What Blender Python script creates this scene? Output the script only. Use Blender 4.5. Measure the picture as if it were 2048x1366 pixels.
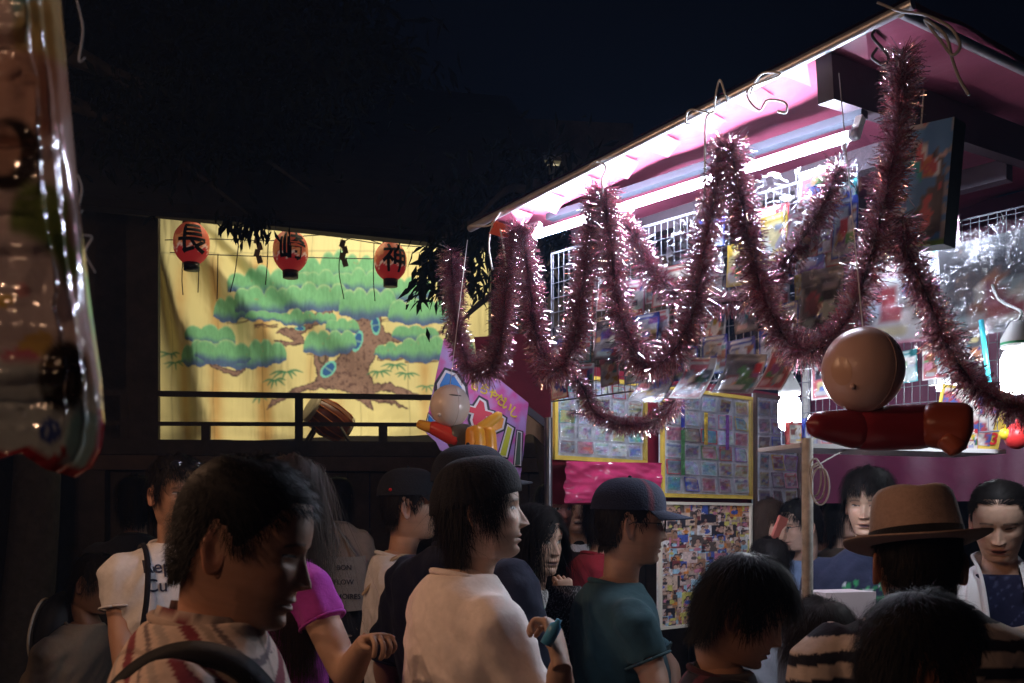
import bpy, bmesh, math, random
import numpy as np
from mathutils import Vector, Matrix, noise as mnoise
rng = np.random.default_rng(7); random.seed(7)
for o in list(bpy.data.objects): bpy.data.objects.remove(o)
S = bpy.context.scene
C = S.collection
# ------------------------------------------------------------------ camera
F, HY, CZ = 2000.0, 1040.0, 1.60            # focal length in photo pixels, horizon row, eye height
cd = bpy.data.cameras.new('camera'); cam = bpy.data.objects.new('camera', cd); C.objects.link(cam)
cd.sensor_width = 36; cd.lens = F*36/2048; cd.shift_y = (HY-683)/2048
cd.clip_start = .05; cd.clip_end = 500
cam.location = (0, 0, CZ); cam.rotation_euler = (math.pi/2, 0, 0); S.camera = cam
cd.dof.use_dof = True; cd.dof.focus_distance = 3.6; cd.dof.aperture_fstop = 9
# ------------------------------------------------------------------ night sky, exposure
w = bpy.data.worlds.new('World'); S.world = w; w.use_nodes = True
bg = w.node_tree.nodes['Background']; bg.inputs[0].default_value = (.16, .30, .85, 1); bg.inputs[1].default_value = .0022
S.view_settings.view_transform = 'Standard'; S.view_settings.look = 'None'
S.view_settings.exposure = .7; S.view_settings.gamma = 1
S.cycles.use_denoising = True; S.cycles.max_bounces = 6; S.cycles.diffuse_bounces = 3; S.cycles.glossy_bounces = 3
S.cycles.transparent_max_bounces = 16; S.cycles.transmission_bounces = 4
S.cycles.sample_clamp_indirect = 4; S.cycles.caustics_reflective = False; S.cycles.caustics_refractive = False
GLOW_HAZE = .0045
TUBE_L, BULB_L, WARM_W, STAGE_W = 155, 115, 50, 41

# ------------------------------------------------------------------ helpers
def P(px, py, Y): return Vector(((px-1024)/F*Y, Y, CZ-(py-HY)/F*Y))
def V(*a): return Vector(a)
def hit(px, py, o, n):
    d = Vector(((px-1024)/F, 1, -(py-HY)/F)); c = Vector((0, 0, CZ))
    return c + d*((Vector(o)-c).dot(n)/d.dot(n))
MATS = {}
def mat(name, col=(.5,.5,.5), rough=.6, metal=0, attr=False, emit=None, es=0, spec=.5, noise=None, bump=None, alpha=None, coat=0, trans=0, sheen=0):
    """noise=(scale, amount) varies the colour, bump=(scale, strength) gives relief"""
    if name in MATS: return MATS[name]
    m = bpy.data.materials.new(name); m.use_nodes = True; nt = m.node_tree; N = nt.nodes; L = nt.links
    b = N['Principled BSDF']
    b.inputs['Base Color'].default_value = (*col, 1); b.inputs['Roughness'].default_value = rough; b.inputs['Metallic'].default_value = metal
    b.inputs['Specular IOR Level'].default_value = spec; b.inputs['Coat Weight'].default_value = coat
    if sheen: b.inputs['Sheen Weight'].default_value = sheen
    if trans: b.inputs['Transmission Weight'].default_value = trans
    src = None
    if attr:
        a = N.new('ShaderNodeAttribute'); a.attribute_name = 'Col'; src = a.outputs['Color']
    tc = None
    if noise or bump:
        tc = N.new('ShaderNodeTexCoord')
    if noise:
        n = N.new('ShaderNodeTexNoise'); n.inputs['Scale'].default_value = noise[0]; n.inputs['Detail'].default_value = 5; n.inputs['Roughness'].default_value = .65
        L.new(tc.outputs['Object'], n.inputs['Vector'])
        r = N.new('ShaderNodeMapRange'); r.inputs[1].default_value = .25; r.inputs[2].default_value = .75
        r.inputs[3].default_value = 1-noise[1]; r.inputs[4].default_value = 1+noise[1]; L.new(n.outputs[0], r.inputs[0])
        mx = N.new('ShaderNodeMix'); mx.data_type = 'RGBA'; mx.blend_type = 'MULTIPLY'; mx.inputs[0].default_value = 1
        if src: L.new(src, mx.inputs[6])
        else: mx.inputs[6].default_value = (*col, 1)
        L.new(r.outputs[0], mx.inputs[7]); src = mx.outputs[2]
    if src: L.new(src, b.inputs['Base Color'])
    if bump:
        n = N.new('ShaderNodeTexNoise'); n.inputs['Scale'].default_value = bump[0]; n.inputs['Detail'].default_value = 4
        L.new(tc.outputs['Object'], n.inputs['Vector'])
        bp = N.new('ShaderNodeBump'); bp.inputs['Strength'].default_value = bump[1]; bp.inputs['Distance'].default_value = .01
        L.new(n.outputs[0], bp.inputs['Height']); L.new(bp.outputs[0], b.inputs['Normal'])
    if emit:
        b.inputs['Emission Color'].default_value = (*emit, 1); b.inputs['Emission Strength'].default_value = es
        if attr and emit == (9, 9, 9): L.new(src, b.inputs['Emission Color'])
    if alpha is not None: b.inputs['Alpha'].default_value = alpha
    MATS[name] = m; return m
def clear_mat(name='clear_plastic', tint=(1,1,1), gl=.04, rough=.18):
    if name in MATS: return MATS[name]
    m = bpy.data.materials.new(name); m.use_nodes = True; N = m.node_tree.nodes; L = m.node_tree.links; N.clear()
    out = N.new('ShaderNodeOutputMaterial'); t = N.new('ShaderNodeBsdfTransparent'); t.inputs[0].default_value = (*tint, 1)
    g = N.new('ShaderNodeBsdfGlossy'); g.inputs['Roughness'].default_value = rough
    lw = N.new('ShaderNodeLayerWeight'); lw.inputs[0].default_value = .35
    mr = N.new('ShaderNodeMapRange'); mr.inputs[3].default_value = gl; mr.inputs[4].default_value = .6; L.new(lw.outputs['Fresnel'], mr.inputs[0])
    mx = N.new('ShaderNodeMixShader'); L.new(mr.outputs[0], mx.inputs[0]); L.new(t.outputs[0], mx.inputs[1]); L.new(g.outputs[0], mx.inputs[2]); L.new(mx.outputs[0], out.inputs[0])
    tc = N.new('ShaderNodeTexCoord'); n = N.new('ShaderNodeTexNoise'); n.inputs['Scale'].default_value = 30; n.inputs['Distortion'].default_value = 1.5
    L.new(tc.outputs['Object'], n.inputs[0]); bp = N.new('ShaderNodeBump'); bp.inputs['Strength'].default_value = .6; bp.inputs['Distance'].default_value = .010
    L.new(n.outputs[0], bp.inputs['Height']); L.new(bp.outputs[0], g.inputs['Normal']); MATS[name] = m; return m

class MB:
    """collects shapes; build() makes one mesh object"""
    def __init__(s): s.v = []; s.f = []; s.c = []; s.n = 0; s.m = []
    def add(s, v, f, col=None, mi=0):
        v = np.asarray(v, float).reshape(-1, 3); s.v.append(v)
        n = s.n
        s.f += [tuple(i+n for i in q) for q in f]; s.m += [mi]*len(f)
        col = (.5,.5,.5) if col is None else col
        col = np.asarray(col, float); s.c.append(np.broadcast_to(col, (len(v), 3)).copy()); s.n += len(v)
    def box(s, c, size, R=None, col=None, mi=0):
        h = np.array(size)/2; v = np.array([[x, y, z] for x in (-1,1) for y in (-1,1) for z in (-1,1)])*h
        if R is not None: v = v @ np.array(R).T
        s.add(v+np.array(c), [(0,1,3,2),(4,6,7,5),(0,4,5,1),(2,3,7,6),(0,2,6,4),(1,5,7,3)], col, mi)
    def bar(s, a, b, wd, th, up=(0,0,1), col=None, mi=0):
        a = Vector(a); b = Vector(b); d = (b-a); l = d.length; d.normalize(); u = Vector(up); sd = d.cross(u).normalized(); u = sd.cross(d)
        s.box((a+b)/2, (wd, l, th), Matrix((sd, d, u)).transposed(), col, mi)
    def tube(s, pts, rad, n=8, col=None, cap=True, mi=0, flat=None):
        pts = np.asarray([tuple(p) for p in pts], float); k = len(pts)
        rad = np.broadcast_to(np.asarray(rad, float), (k,)) if np.ndim(rad) < 2 else np.asarray(rad)
        t = np.gradient(pts, axis=0); t /= np.linalg.norm(t, axis=1)[:, None]+1e-9
        ref = np.array([0,0,1.]) if abs(t[0,2]) < .8 else np.array([0,1.,0])
        a = np.zeros_like(t); a[0] = np.cross(t[0], ref); a[0] /= np.linalg.norm(a[0])+1e-9
        for i in range(1, k):                                # parallel transport, no twist
            q_ = a[i-1]-t[i]*(a[i-1]@t[i]); a[i] = q_/(np.linalg.norm(q_)+1e-9)
        b = np.cross(t, a)
        th = np.linspace(0, 2*np.pi, n, endpoint=False)
        r1 = rad if rad.ndim == 1 else rad[:,0]; r2 = rad if rad.ndim == 1 else rad[:,1]
        v = pts[:,None,:]+a[:,None,:]*(np.cos(th)[None,:,None]*r1[:,None,None])+b[:,None,:]*(np.sin(th)[None,:,None]*r2[:,None,None])
        f = [(i*n+j, i*n+(j+1)%n, (i+1)*n+(j+1)%n, (i+1)*n+j) for i in range(k-1) for j in range(n)]
        if cap: f += [tuple(range(n-1,-1,-1)), tuple((k-1)*n+j for j in range(n))]
        s.add(v.reshape(-1,3), f, col, mi)
    def lathe(s, prof, c=(0,0,0), R=None, n=24, col=None, sc=(1,1), mi=0):
        th = np.linspace(0, 2*np.pi, n, endpoint=False); k = len(prof)
        v = np.array([[r*np.cos(t)*sc[0], r*np.sin(t)*sc[1], z] for r, z in prof for t in th])
        if R is not None: v = v @ np.array(R).T
        f = [(i*n+j, i*n+(j+1)%n, (i+1)*n+(j+1)%n, (i+1)*n+j) for i in range(k-1) for j in range(n)]
        if col is not None and len(np.shape(col)) == 2: col = np.repeat(np.asarray(col), n, axis=0)
        s.add(v+np.array(c), f, col, mi)
    def sphere(s, c, r, R=None, n=20, m=12, col=None, mi=0):
        r = np.broadcast_to(r, (3,)); pr = []
        ph = np.linspace(0, np.pi, m+1); th = np.linspace(0, 2*np.pi, n, endpoint=False)
        v = np.array([[np.sin(p)*np.cos(t)*r[0], np.sin(p)*np.sin(t)*r[1], np.cos(p)*r[2]] for p in ph for t in th])
        if R is not None: v = v @ np.array(R).T
        f = [(i*n+j, (i+1)*n+j, (i+1)*n+(j+1)%n, i*n+(j+1)%n) for i in range(m) for j in range(n)]
        s.add(v+np.array(c), f, col, mi)
    def grid(s, G, col=None, mi=0, loop=False):
        """G: (rows, cols, 3) array"""
        r, c = G.shape[:2]
        cc = c if loop else c-1
        f = [(i*c+j, i*c+(j+1)%c, (i+1)*c+(j+1)%c, (i+1)*c+j) for i in range(r-1) for j in range(cc)]
        s.add(G.reshape(-1,3), f, None if col is None else np.asarray(col).reshape(-1,3) if np.ndim(col) > 1 else col, mi)
    def build(s, name, m, parent=None, smooth=True, attr=False):
        me = bpy.data.meshes.new(name)
        v = np.concatenate(s.v); me.from_pydata(v.tolist(), [], s.f)
        if attr:
            a = me.color_attributes.new('Col', 'FLOAT_COLOR', 'POINT'); c = np.concatenate(s.c)
            a.data.foreach_set('color', np.concatenate([c, np.ones((len(c),1))], 1).astype(np.float32).ravel())
        for q in (m if isinstance(m, (list, tuple)) else [m]): me.materials.append(q)
        if any(s.m): me.polygons.foreach_set('material_index', s.m)
        if smooth: me.shade_smooth()
        o = bpy.data.objects.new(name, me); C.objects.link(o)
        if parent: o.parent = parent
        return o
def smooth_by_angle(o, deg=40):
    o.data.set_sharp_from_angle(angle=math.radians(deg)); return o
def thing(name, label, cat, group=None, loc=(0,0,0)):
    o = bpy.data.objects.new(name, None); C.objects.link(o); o.empty_display_size = .1
    return tag(o, label, cat, group)
def tag(o, label=None, cat=None, group=None, kind=None):
    if label: o['label'] = label
    if cat: o['category'] = cat
    if group: o['group'] = group
    if kind: o['kind'] = kind
    return o
def catmull(pts, n):
    pts = np.asarray([tuple(p) for p in pts], float); k = len(pts)
    p = np.concatenate([[2*pts[0]-pts[1]], pts, [2*pts[-1]-pts[-2]]]); t = np.linspace(0, k-1-1e-6, n); i = t.astype(int); u = (t-i)[:,None]
    a, b, c, d = p[i], p[i+1], p[i+2], p[i+3]
    return .5*((2*b)+(-a+c)*u+(2*a-5*b+4*c-d)*u**2+(-a+3*b-3*c+d)*u**3)
def sstep(a, b, x):
    t = np.clip((x-a)/(b-a), 0, 1); return t*t*(3-2*t)
def vnoise(x, y, seed=0, oct=4):
    """cheap value noise for arrays"""
    r = np.random.default_rng(seed); T = r.random((64,64)); out = 0; amp = 1; tot = 0
    x = np.asarray(x, float); y = np.asarray(y, float)
    for k in range(oct):
        xi = np.floor(x).astype(int); yi = np.floor(y).astype(int); fx = x-xi; fy = y-yi; fx = fx*fx*(3-2*fx); fy = fy*fy*(3-2*fy)
        a = T[xi%64, yi%64]; b = T[(xi+1)%64, yi%64]; c = T[xi%64, (yi+1)%64]; d = T[(xi+1)%64, (yi+1)%64]
        out = out+amp*(a*(1-fx)*(1-fy)+b*fx*(1-fy)+c*(1-fx)*fy+d*fx*fy); tot += amp; amp *= .5; x = x*2+7.3; y = y*2+3.1
    return out/tot
def text_mesh(body, size=1, offset=0, shear=0, extrude=0, res=3):
    c = bpy.data.curves.new('txt', 'FONT'); c.body = body; c.size = size; c.offset = offset; c.align_x = 'CENTER'; c.align_y = 'CENTER'
    c.extrude = extrude; c.resolution_u = res; c.shear = shear
    o = bpy.data.objects.new('txt', c); C.objects.link(o); bpy.context.view_layer.update()
    m = bpy.data.meshes.new_from_object(o.evaluated_get(bpy.context.evaluated_depsgraph_get()))
    v = np.array([p.co[:] for p in m.vertices]); f = [tuple(p.vertices) for p in m.polygons]
    bpy.data.objects.remove(o); bpy.data.curves.remove(c); bpy.data.meshes.remove(m)
    if len(v): v[:,:2] -= (v[:,:2].max(0)+v[:,:2].min(0))/2
    return v, f
def subdiv_text(v, f, cuts=1, maxlen=.05):
    bm = bmesh.new(); vs = [bm.verts.new(p) for p in v]
    for q in f:
        try: bm.faces.new([vs[i] for i in q])
        except ValueError: pass
    bmesh.ops.triangulate(bm, faces=bm.faces[:])
    for _ in range(cuts):
        e = [e for e in bm.edges if e.calc_length() > maxlen]
        if not e: break
        bmesh.ops.subdivide_edges(bm, edges=e, cuts=1); bmesh.ops.triangulate(bm, faces=[q for q in bm.faces if len(q.verts) > 3])
    bm.verts.index_update(); V2 = np.array([p.co[:] for p in bm.verts]); F2 = [tuple(p.index for p in q.verts) for q in bm.faces]; bm.free()
    return V2, F2
# ================================================================== THE SETTING
g = MB()
n = 60; xs = np.concatenate([np.linspace(-120,-6,14), np.linspace(-5,5,31), np.linspace(6,120,14)]); ys = np.concatenate([np.linspace(-40,-1,8), np.linspace(0,14,43), np.linspace(15,200,14)])
X, Y = np.meshgrid(xs, ys); Z = (vnoise(X*1.3+90, Y*1.3+50, 3)-.5)*.03
g.grid(np.stack([X,Y,Z], -1))
tag(g.build('ground', mat('packed_earth', (.075,.062,.05), .92, noise=(3,.45), bump=(40,.6))), kind='structure')

# ---- shrine stage: local frame, a along the front, b going back
SO = P(320, 880, 8.0); ang = math.radians(6.7); ex = V(math.cos(ang), math.sin(ang), 0); ey = V(-math.sin(ang), math.cos(ang), 0)
def ST(px, py, b=0): return hit(px, py, SO+ey*b, ey)
def SL(a, b, z): return SO+ex*a+ey*b+V(0,0,z-SO.z)
M_tim = mat('dark_timber', (.055,.038,.028), .7, noise=(6,.5), bump=(30,.4))
M_fas = mat('brown_timber', (.10,.062,.042), .7, noise=(5,.45), bump=(25,.4))
stage = thing('shrine_stage', 'raised dark timber stage with railing, lit from inside behind its eave', 'stage')
def sbox(name, a0, a1, b0, b1, z0, z1, m, par=None):
    q = MB(); R = Matrix((ex, ey, V(0,0,1))).transposed()
    q.box(SL((a0+a1)/2, (b0+b1)/2, (z0+z1)/2), (a1-a0, b1-b0, z1-z0), R)
    o = q.build(name, m, par or stage, smooth=False); return o
zf = SO.z
A0, A1 = -1.0, 4.4
sbox('floor', A0, A1, 0, 3.2, zf-.10, zf-.012, M_tim)
sbox('floor_edge', A0-.02, A1+.02, -.06, -.002, zf-.12, zf, M_tim)
sbox('fascia', A0, A1, -.03, .05, zf-.24, zf-.125, M_fas)
k = 0; a = A0
while a < A1:                                             # boarded skirt under the stage
    wd = .17+.05*random.random()
    sbox('plank', a, min(a+wd-.012, A1), .12+.012*random.random(), .16, .0, zf-.245, M_tim); a += wd
sbox('wall_panel', -2.2, -.015, .0, .08, zf-.01, zf+2.4, M_tim)
for aa in (-.5, 2.66, 4.2):
    sbox('post', aa, aa+.24, .0, .24, zf-.01, zf+2.5, M_tim)
for aa in (-.62, .98, 2.55, 4.1):
    sbox('foundation_post', aa, aa+.2, -.02, .10, 0, zf-.246, M_tim)
sbox('back_wall', A0, A1, 2.2, 2.3, zf, zf+3.6, M_tim); sbox('side_wall', A0, A0+.1, .25, 2.2, zf, zf+2.4, M_tim); sbox('side_wall', A1-.1, A1, .25, 2.2, zf, zf+2.4, M_tim)
# railing
def rail(py0, py1, th, name='rail'):
    q = MB(); a = ST(190, py0, .02); b_ = ST(1000, py1, .02); q.bar(a, b_, .05, th); q.build(name, M_tim, stage, smooth=False)
rail(785.5, 797, .042); rail(847, 850, .03); 
for px, y0, wd in ((598,790,.062), (412,850,.066), (766,850,.072), (905,800,.062), (250,790,.06)):
    q = MB(); t_ = ST(px, y0, .02); q.bar(V(t_.x, t_.y, zf), t_, wd, .06, up=ey); q.build('baluster', M_tim, stage, smooth=False)
# eave beam (it sags to one side) and roof
q = MB(); a = ST(150, 415, -.45); b_ = ST(1080, 512, -.45); a.z += .12; b_.z += .12; q.bar(a, b_, .12, .24); q.build('eave_beam', M_tim, stage, smooth=False)
q = MB(); a = ST(120, 396, -1.1); b_ = ST(1100, 470, -1.1); q.bar(a, b_, .05, .09); q.build('gutter', mat('dark_metal', (.03,.03,.032), .4, .6), stage, smooth=False)
roof = MB(); r0, r1 = ST(60, 385, -1.15), ST(1120, 462, -1.15); nu, nv = 60, 14; G = np.zeros((nv, nu, 3))
for i in range(nv):
    for j in range(nu):
        u = j/(nu-1); t = i/(nv-1); p = r0.lerp(r1, u)+ey*(3.4*t)+V(0,0, 2.4*t**.75)
        G[i,j] = p
roof.grid(G); G2 = G.copy(); G2[:,:,2] -= .1; roof.grid(G2[:, ::-1])
roof.build('roof', mat('roof_tile', (.045,.047,.05), .6, noise=(8,.3)), stage, smooth=False)
# strip lamp fixed behind the eave beam that lights the backdrop
fx = thing('stage_strip_lamp', 'warm strip lamp hidden behind the eave beam of the stage', 'lamp')
q = MB(); q.bar(SL(.3,.35,zf+2.50), SL(3.3,.35,zf+2.50), .12, .05); q.build('housing', mat('white_enamel', (.7,.7,.68), .4), fx, smooth=False)
ld = bpy.data.lights.new('stage_light', 'AREA'); ld.shape = 'RECTANGLE'; ld.size = 2.9; ld.size_y = .09; ld.energy = STAGE_W; ld.color = (1,.87,.56)
lo = bpy.data.objects.new('stage_light', ld); C.objects.link(lo); lo.parent = fx; lo.location = SL(1.8,.35,zf+2.46)
d = (SL(1.8,1.6,zf+.9)-lo.location).normalized(); lo.rotation_euler = Matrix((ex, (-d).cross(ex), -d)).transposed().to_euler()

fl = thing('added_foot_lamp', 'added low strip lamp on the stage floor, evens the light on the backdrop', 'lamp')  # added lamp, evens out the light on the lower backdrop
q = MB(); q.bar(SL(.2,1.0,zf+.012), SL(2.6,1.0,zf+.012), .10, .03); q.build('housing', MATS['white_enamel'], fl, smooth=False)
l2 = ld.copy(); l2.energy = STAGE_W*.15; lo2 = bpy.data.objects.new('added_foot_light', l2); C.objects.link(lo2); lo2.parent = fl; lo2.location = SL(1.45,1.03,zf+.04)
d = (SL(1.45,1.6,zf+1.5)-lo2.location).normalized(); lo2.rotation_euler = Matrix((ex, (-d).cross(ex), -d)).transposed().to_euler(); l2.size = 2.3; l2.size_y = .07
# ---- painted backdrop
W_, H_ = 470, 330
pxg, pyg = np.meshgrid(np.linspace(306, 1000, W_), np.linspace(405, 884, H_))
cx, cy = (pxg-300)*2.731, (pyg-400)*2.731              # coordinates of my enlarged study of the painting
nz = lambda s, k: vnoise(cx/s, cy/s, k)
col = np.zeros((H_, W_, 3)); col[:] = (.76,.69,.40)
for sx, wd, st in ((-40,60,.5),(345,34,.75),(575,30,.6),(610,34,.7),(855,26,.35),(1480,34,.55),(1010,20,.3),(170,30,.5)):
    k = np.exp(-((cx-sx-(cy-600)*.02)/wd)**2)*sstep(200,420,cy)*st*(.6+.6*nz(60,5)); col = col*(1-k[...,None])+np.array((.55,.27,.08))*k[...,None]
k = (1-sstep(290,330,cy))*.5; col = col*(1-k[...,None])+np.array((.88,.82,.52))*k[...,None]
for sx in (105,345,600,865,1130,1400,1640):              # sewn seams
    k = np.exp(-((cx-sx-6*np.sin(cy/90))/2.2)**2)*.45; col *= (1-k[...,None])
k = np.exp(-((cy-290-8*np.sin(cx/200))/4)**2)*.35; col *= (1-k[...,None])
def inpoly(poly, x, y):
    r = np.zeros(x.shape, bool); n = len(poly)
    for i in range(n):
        x0, y0 = poly[i]; x1, y1 = poly[(i+1) % n]
        if y0 == y1: continue
        r ^= ((y0 > y) != (y1 > y)) & (x < (x1-x0)*(y-y0)/(y1-y0)+x0)
    return r
def paint(mask, c):
    global col
    mask = np.clip(mask, 0, 1)[...,None]; col = col*(1-mask)+np.asarray(c)*mask
def stroke(pts, wd, c, a=1):
    pts = catmull([(p[0], p[1], 0) for p in pts], 40); wd = np.broadcast_to(wd, (40,))
    m = np.zeros(cx.shape)
    for i in range(40):
        x, y = pts[i,:2]; w_ = wd[i]; sl = (abs(cx-x) < w_+14) & (abs(cy-y) < w_+14)
        m[sl] = np.maximum(m[sl], 1-sstep(w_*.55, w_*1.15+1, np.hypot(cx[sl]-x, cy[sl]-y)))
    paint(m*a, c)
wx = cx+(nz(24,1)-.5)*26; wy = cy+(nz(24,2)-.5)*26
bark = np.stack([.36-.14*(nz(16,9) > .60)-.12*nz(8,8), .235-.10*(nz(16,9) > .60)-.08*nz(8,8), .215-.09*(nz(16,9) > .60)-.05*nz(8,8)], -1)
def barkpoly(poly):
    m = inpoly(poly, wx, wy); e = np.zeros(cx.shape)
    for dx, dy in ((7,0),(-7,0),(0,7),(0,-7)): e = np.maximum(e, m & ~inpoly(poly, wx+dx, wy+dy))
    paint(m*1., bark); paint(e*.7, (.06,.04,.05))
    for s in (5, 9): paint((m & (abs((nz(40,3+s)*6) % 1-.5) < .06))*.4, (.16,.10,.10))
barkpoly([(240,885),(320,915),(390,955),(440,968),(500,930),(490,905),(440,935),(330,900)])
barkpoly([(970,600),(880,640),(820,695),(690,715),(675,745),(740,765),(770,785),(655,790),(730,822),(835,790),(805,740),(900,690),(980,630)])
barkpoly([(1085,640),(1235,630),(1265,735),(1330,768),(1420,772),(1590,735),(1600,755),(1440,802),(1310,806),(1250,815),(1215,870),(1178,960),(1205,1022),(1300,1025),(1420,1085),(1560,1130),(1400,1120),(1280,1075),(1200,1075),(1330,1130),(1400,1185),(1290,1140),(1190,1120),(1200,1180),(1120,1120),(1080,1075),(1000,1062),(920,1052),(800,1080),(610,1160),(650,1105),(790,1050),(880,1018),(892,960),(872,870),(905,828),(950,845),(965,905),(1035,850),(1090,800),(1122,720)])
for x, y, rx, ry, t in ((1215,700,20,42,-.1),(1115,790,22,50,.25),(955,940,26,44,.6),(800,708,22,10,0)):
    c_, s_ = math.cos(t), math.sin(t); u = ((cx-x)*c_+(cy-y)*s_)/rx; v_ = (-(cx-x)*s_+(cy-y)*c_)/ry; r_ = np.hypot(u, v_)+(nz(18,4)-.5)*.2
    paint((r_ < 1.3)*1., (.20,.62,.62)); paint((r_ < .95)*1., (.04,.13,.42)); paint((abs(v_) < .12)*(r_ < .95)*.8, (.2,.4,.5))
paint((np.hypot((cx-920)/24, (cy-875)/36) < 1)*1., (.11,.08,.07)); paint((np.hypot((cx-920)/13, (cy-875)/24) < 1)*1., (.30,.22,.18))
for x0, x1, y in ((400,720,660),(560,680,700),(1250,1610,672),(1225,1380,888),(1380,1590,900),(1060,1320,640),(840,1080,846)):
    for k in range(4): stroke([(x0+(x1-x0)*i/6, y+random.uniform(-10,14), 0) for i in range(7)], 3.2, (.14,.08,.07), .85)
def cloud(x, y, rx, ry, seed):                            # one painted cushion of pine needles
    r = np.random.default_rng(seed); u = (cx-x)/rx; top = 0
    nb = max(3, int(rx/38)); 
    bumps = -1e9*np.ones(cx.shape)
    for i in range(nb):
        bx = -0.86+1.72*(i+.5)/nb+r.uniform(-.05,.05); h = (1-.45*bx*bx)*r.uniform(.85,1.08); bw = 1.25/nb
        bumps = np.maximum(bumps, h*np.sqrt(np.clip(1-((u-bx)/bw)**2, 0, 1))-1e3*(abs(u-bx) > bw))
    yt = y+ry*.25-bumps*ry*1.25; yb = y+ry*(.30+.50*np.clip(1-u*u, 0, 1)**.6)+ (nz(9,seed)-.5)*12+6*np.sin(u*nb*3.1)
    fr = (vnoise(cx/5, cy/30, seed+1)-.5)*9
    m = (cy > yt+fr) & (cy < yb) & (abs(u) < 1)
    t = np.clip((cy-yt)/(yb-yt+1e-6), 0, 1)[...,None]
    c = np.array((.42,.62,.42))*(1-sstep(0,.14,t))+np.array((.19,.48,.30))*sstep(0,.14,t)
    b_ = sstep(.5,.95,t); c = c*(1-b_)+np.array((.09,.15,.36))*b_
    c = c*(.75+.5*vnoise(cx/4, cy/26, seed+2)[...,None]); q = (vnoise(cx/22+seed, cy/22, 77) > .80)[...,None]*(t > .12)*(t < .6)*.45
    c = c*(1-q)+np.array((.45,.25,.18))*q
    global col
    e = sstep(0, 6, cy-yt-fr)*1.; mm = (m*e)[...,None]; col = col*(1-mm)+c*mm
for i, a in enumerate([(1010,385,235,75),(640,460,215,68),(1370,505,140,60),(1160,455,130,58),(910,455,135,52),(425,600,85,55),(600,555,142,72),(890,545,158,70),(1170,580,142,76),(1465,630,158,66),
        (605,648,88,26),(780,652,90,38),(945,662,50,32),(320,745,105,52),(260,855,85,58),(520,850,200,66),(390,840,120,56),(1030,705,80,42),(960,795,128,62),(1430,748,112,38),(1300,848,80,42),(1475,840,110,66),(1660,850,90,60)]): cloud(a[0], a[1], a[2]*1.2, a[3]*1.42, 100+i)
def bamboo(x, y, s, n, seed):
    r = np.random.default_rng(seed)
    for i in range(n):
        a = math.pi*(.05+.9*i/(n-1))+r.uniform(-.15,.15); L_ = s*r.uniform(.7,1.1); wd = np.sin(np.linspace(.1,3.1,40))*s*.06+1.2
        stroke([(x,y,0),(x-math.cos(a)*L_*.5, y+math.sin(a)*L_*.25-s*.1,0),(x-math.cos(a)*L_, y+math.sin(a)*L_*.55,0)], wd, (.07,.27,.17), .9)
for a in ((735,960,95,6,1),(665,1000,85,6,2),(580,1080,80,5,3),(1235,965,80,6,4),(1325,925,80,6,5),(1385,975,75,6,6),(1500,1050,60,5,7),(95,830,70,5,8),(120,880,70,5,9)): bamboo(*a)
for k in range(60): 
    pass
for _ in range(1): col = (col+np.roll(col,1,0)+np.roll(col,-1,0)+np.roll(col,1,1)+np.roll(col,-1,1))/5   # dye bled into the cloth
# folds pulled from the top left corner down to the right
SOb = 1.6
p00, p10, p01 = ST(306,405,SOb), ST(1000,405,SOb), ST(306,884,SOb)
U_ = (pxg-306)/694; V_ = (pyg-405)/479
G = np.array(p00)[None,None]+np.array(p10-p00)*U_[...,None]+np.array(p01-p00)*V_[...,None]
rx_, ry_ = U_*1.45, V_                                    # radiating folds
an = np.arctan2(rx_+.03, ry_+.12); rad = np.hypot(rx_, ry_)
fold = np.sin(an*23+1.5*np.sin(an*7)+vnoise(rad*3, an*4, 5)*2)*sstep(1.15,.35,an)*sstep(.1,.45,rad)*.12
fold += (vnoise(U_*26, V_*2.2+U_*3, 12)-.5)*.045+(vnoise(U_*9+V_*3, V_*6, 13)-.5)*.05*sstep(.55,1,V_)
fold += np.sin(V_*60+3*np.sin(U_*9))*.012*sstep(.86,1,V_)
G -= np.array(ey)*fold[...,None]
q = MB(); q.grid(G, col)
bd = q.build('painted_backdrop', mat('painted_cloth', rough=.85, attr=True, spec=.15), attr=True)
tag(bd, 'cream cloth backdrop on the stage painted with a big spreading pine tree', 'backdrop')

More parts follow.
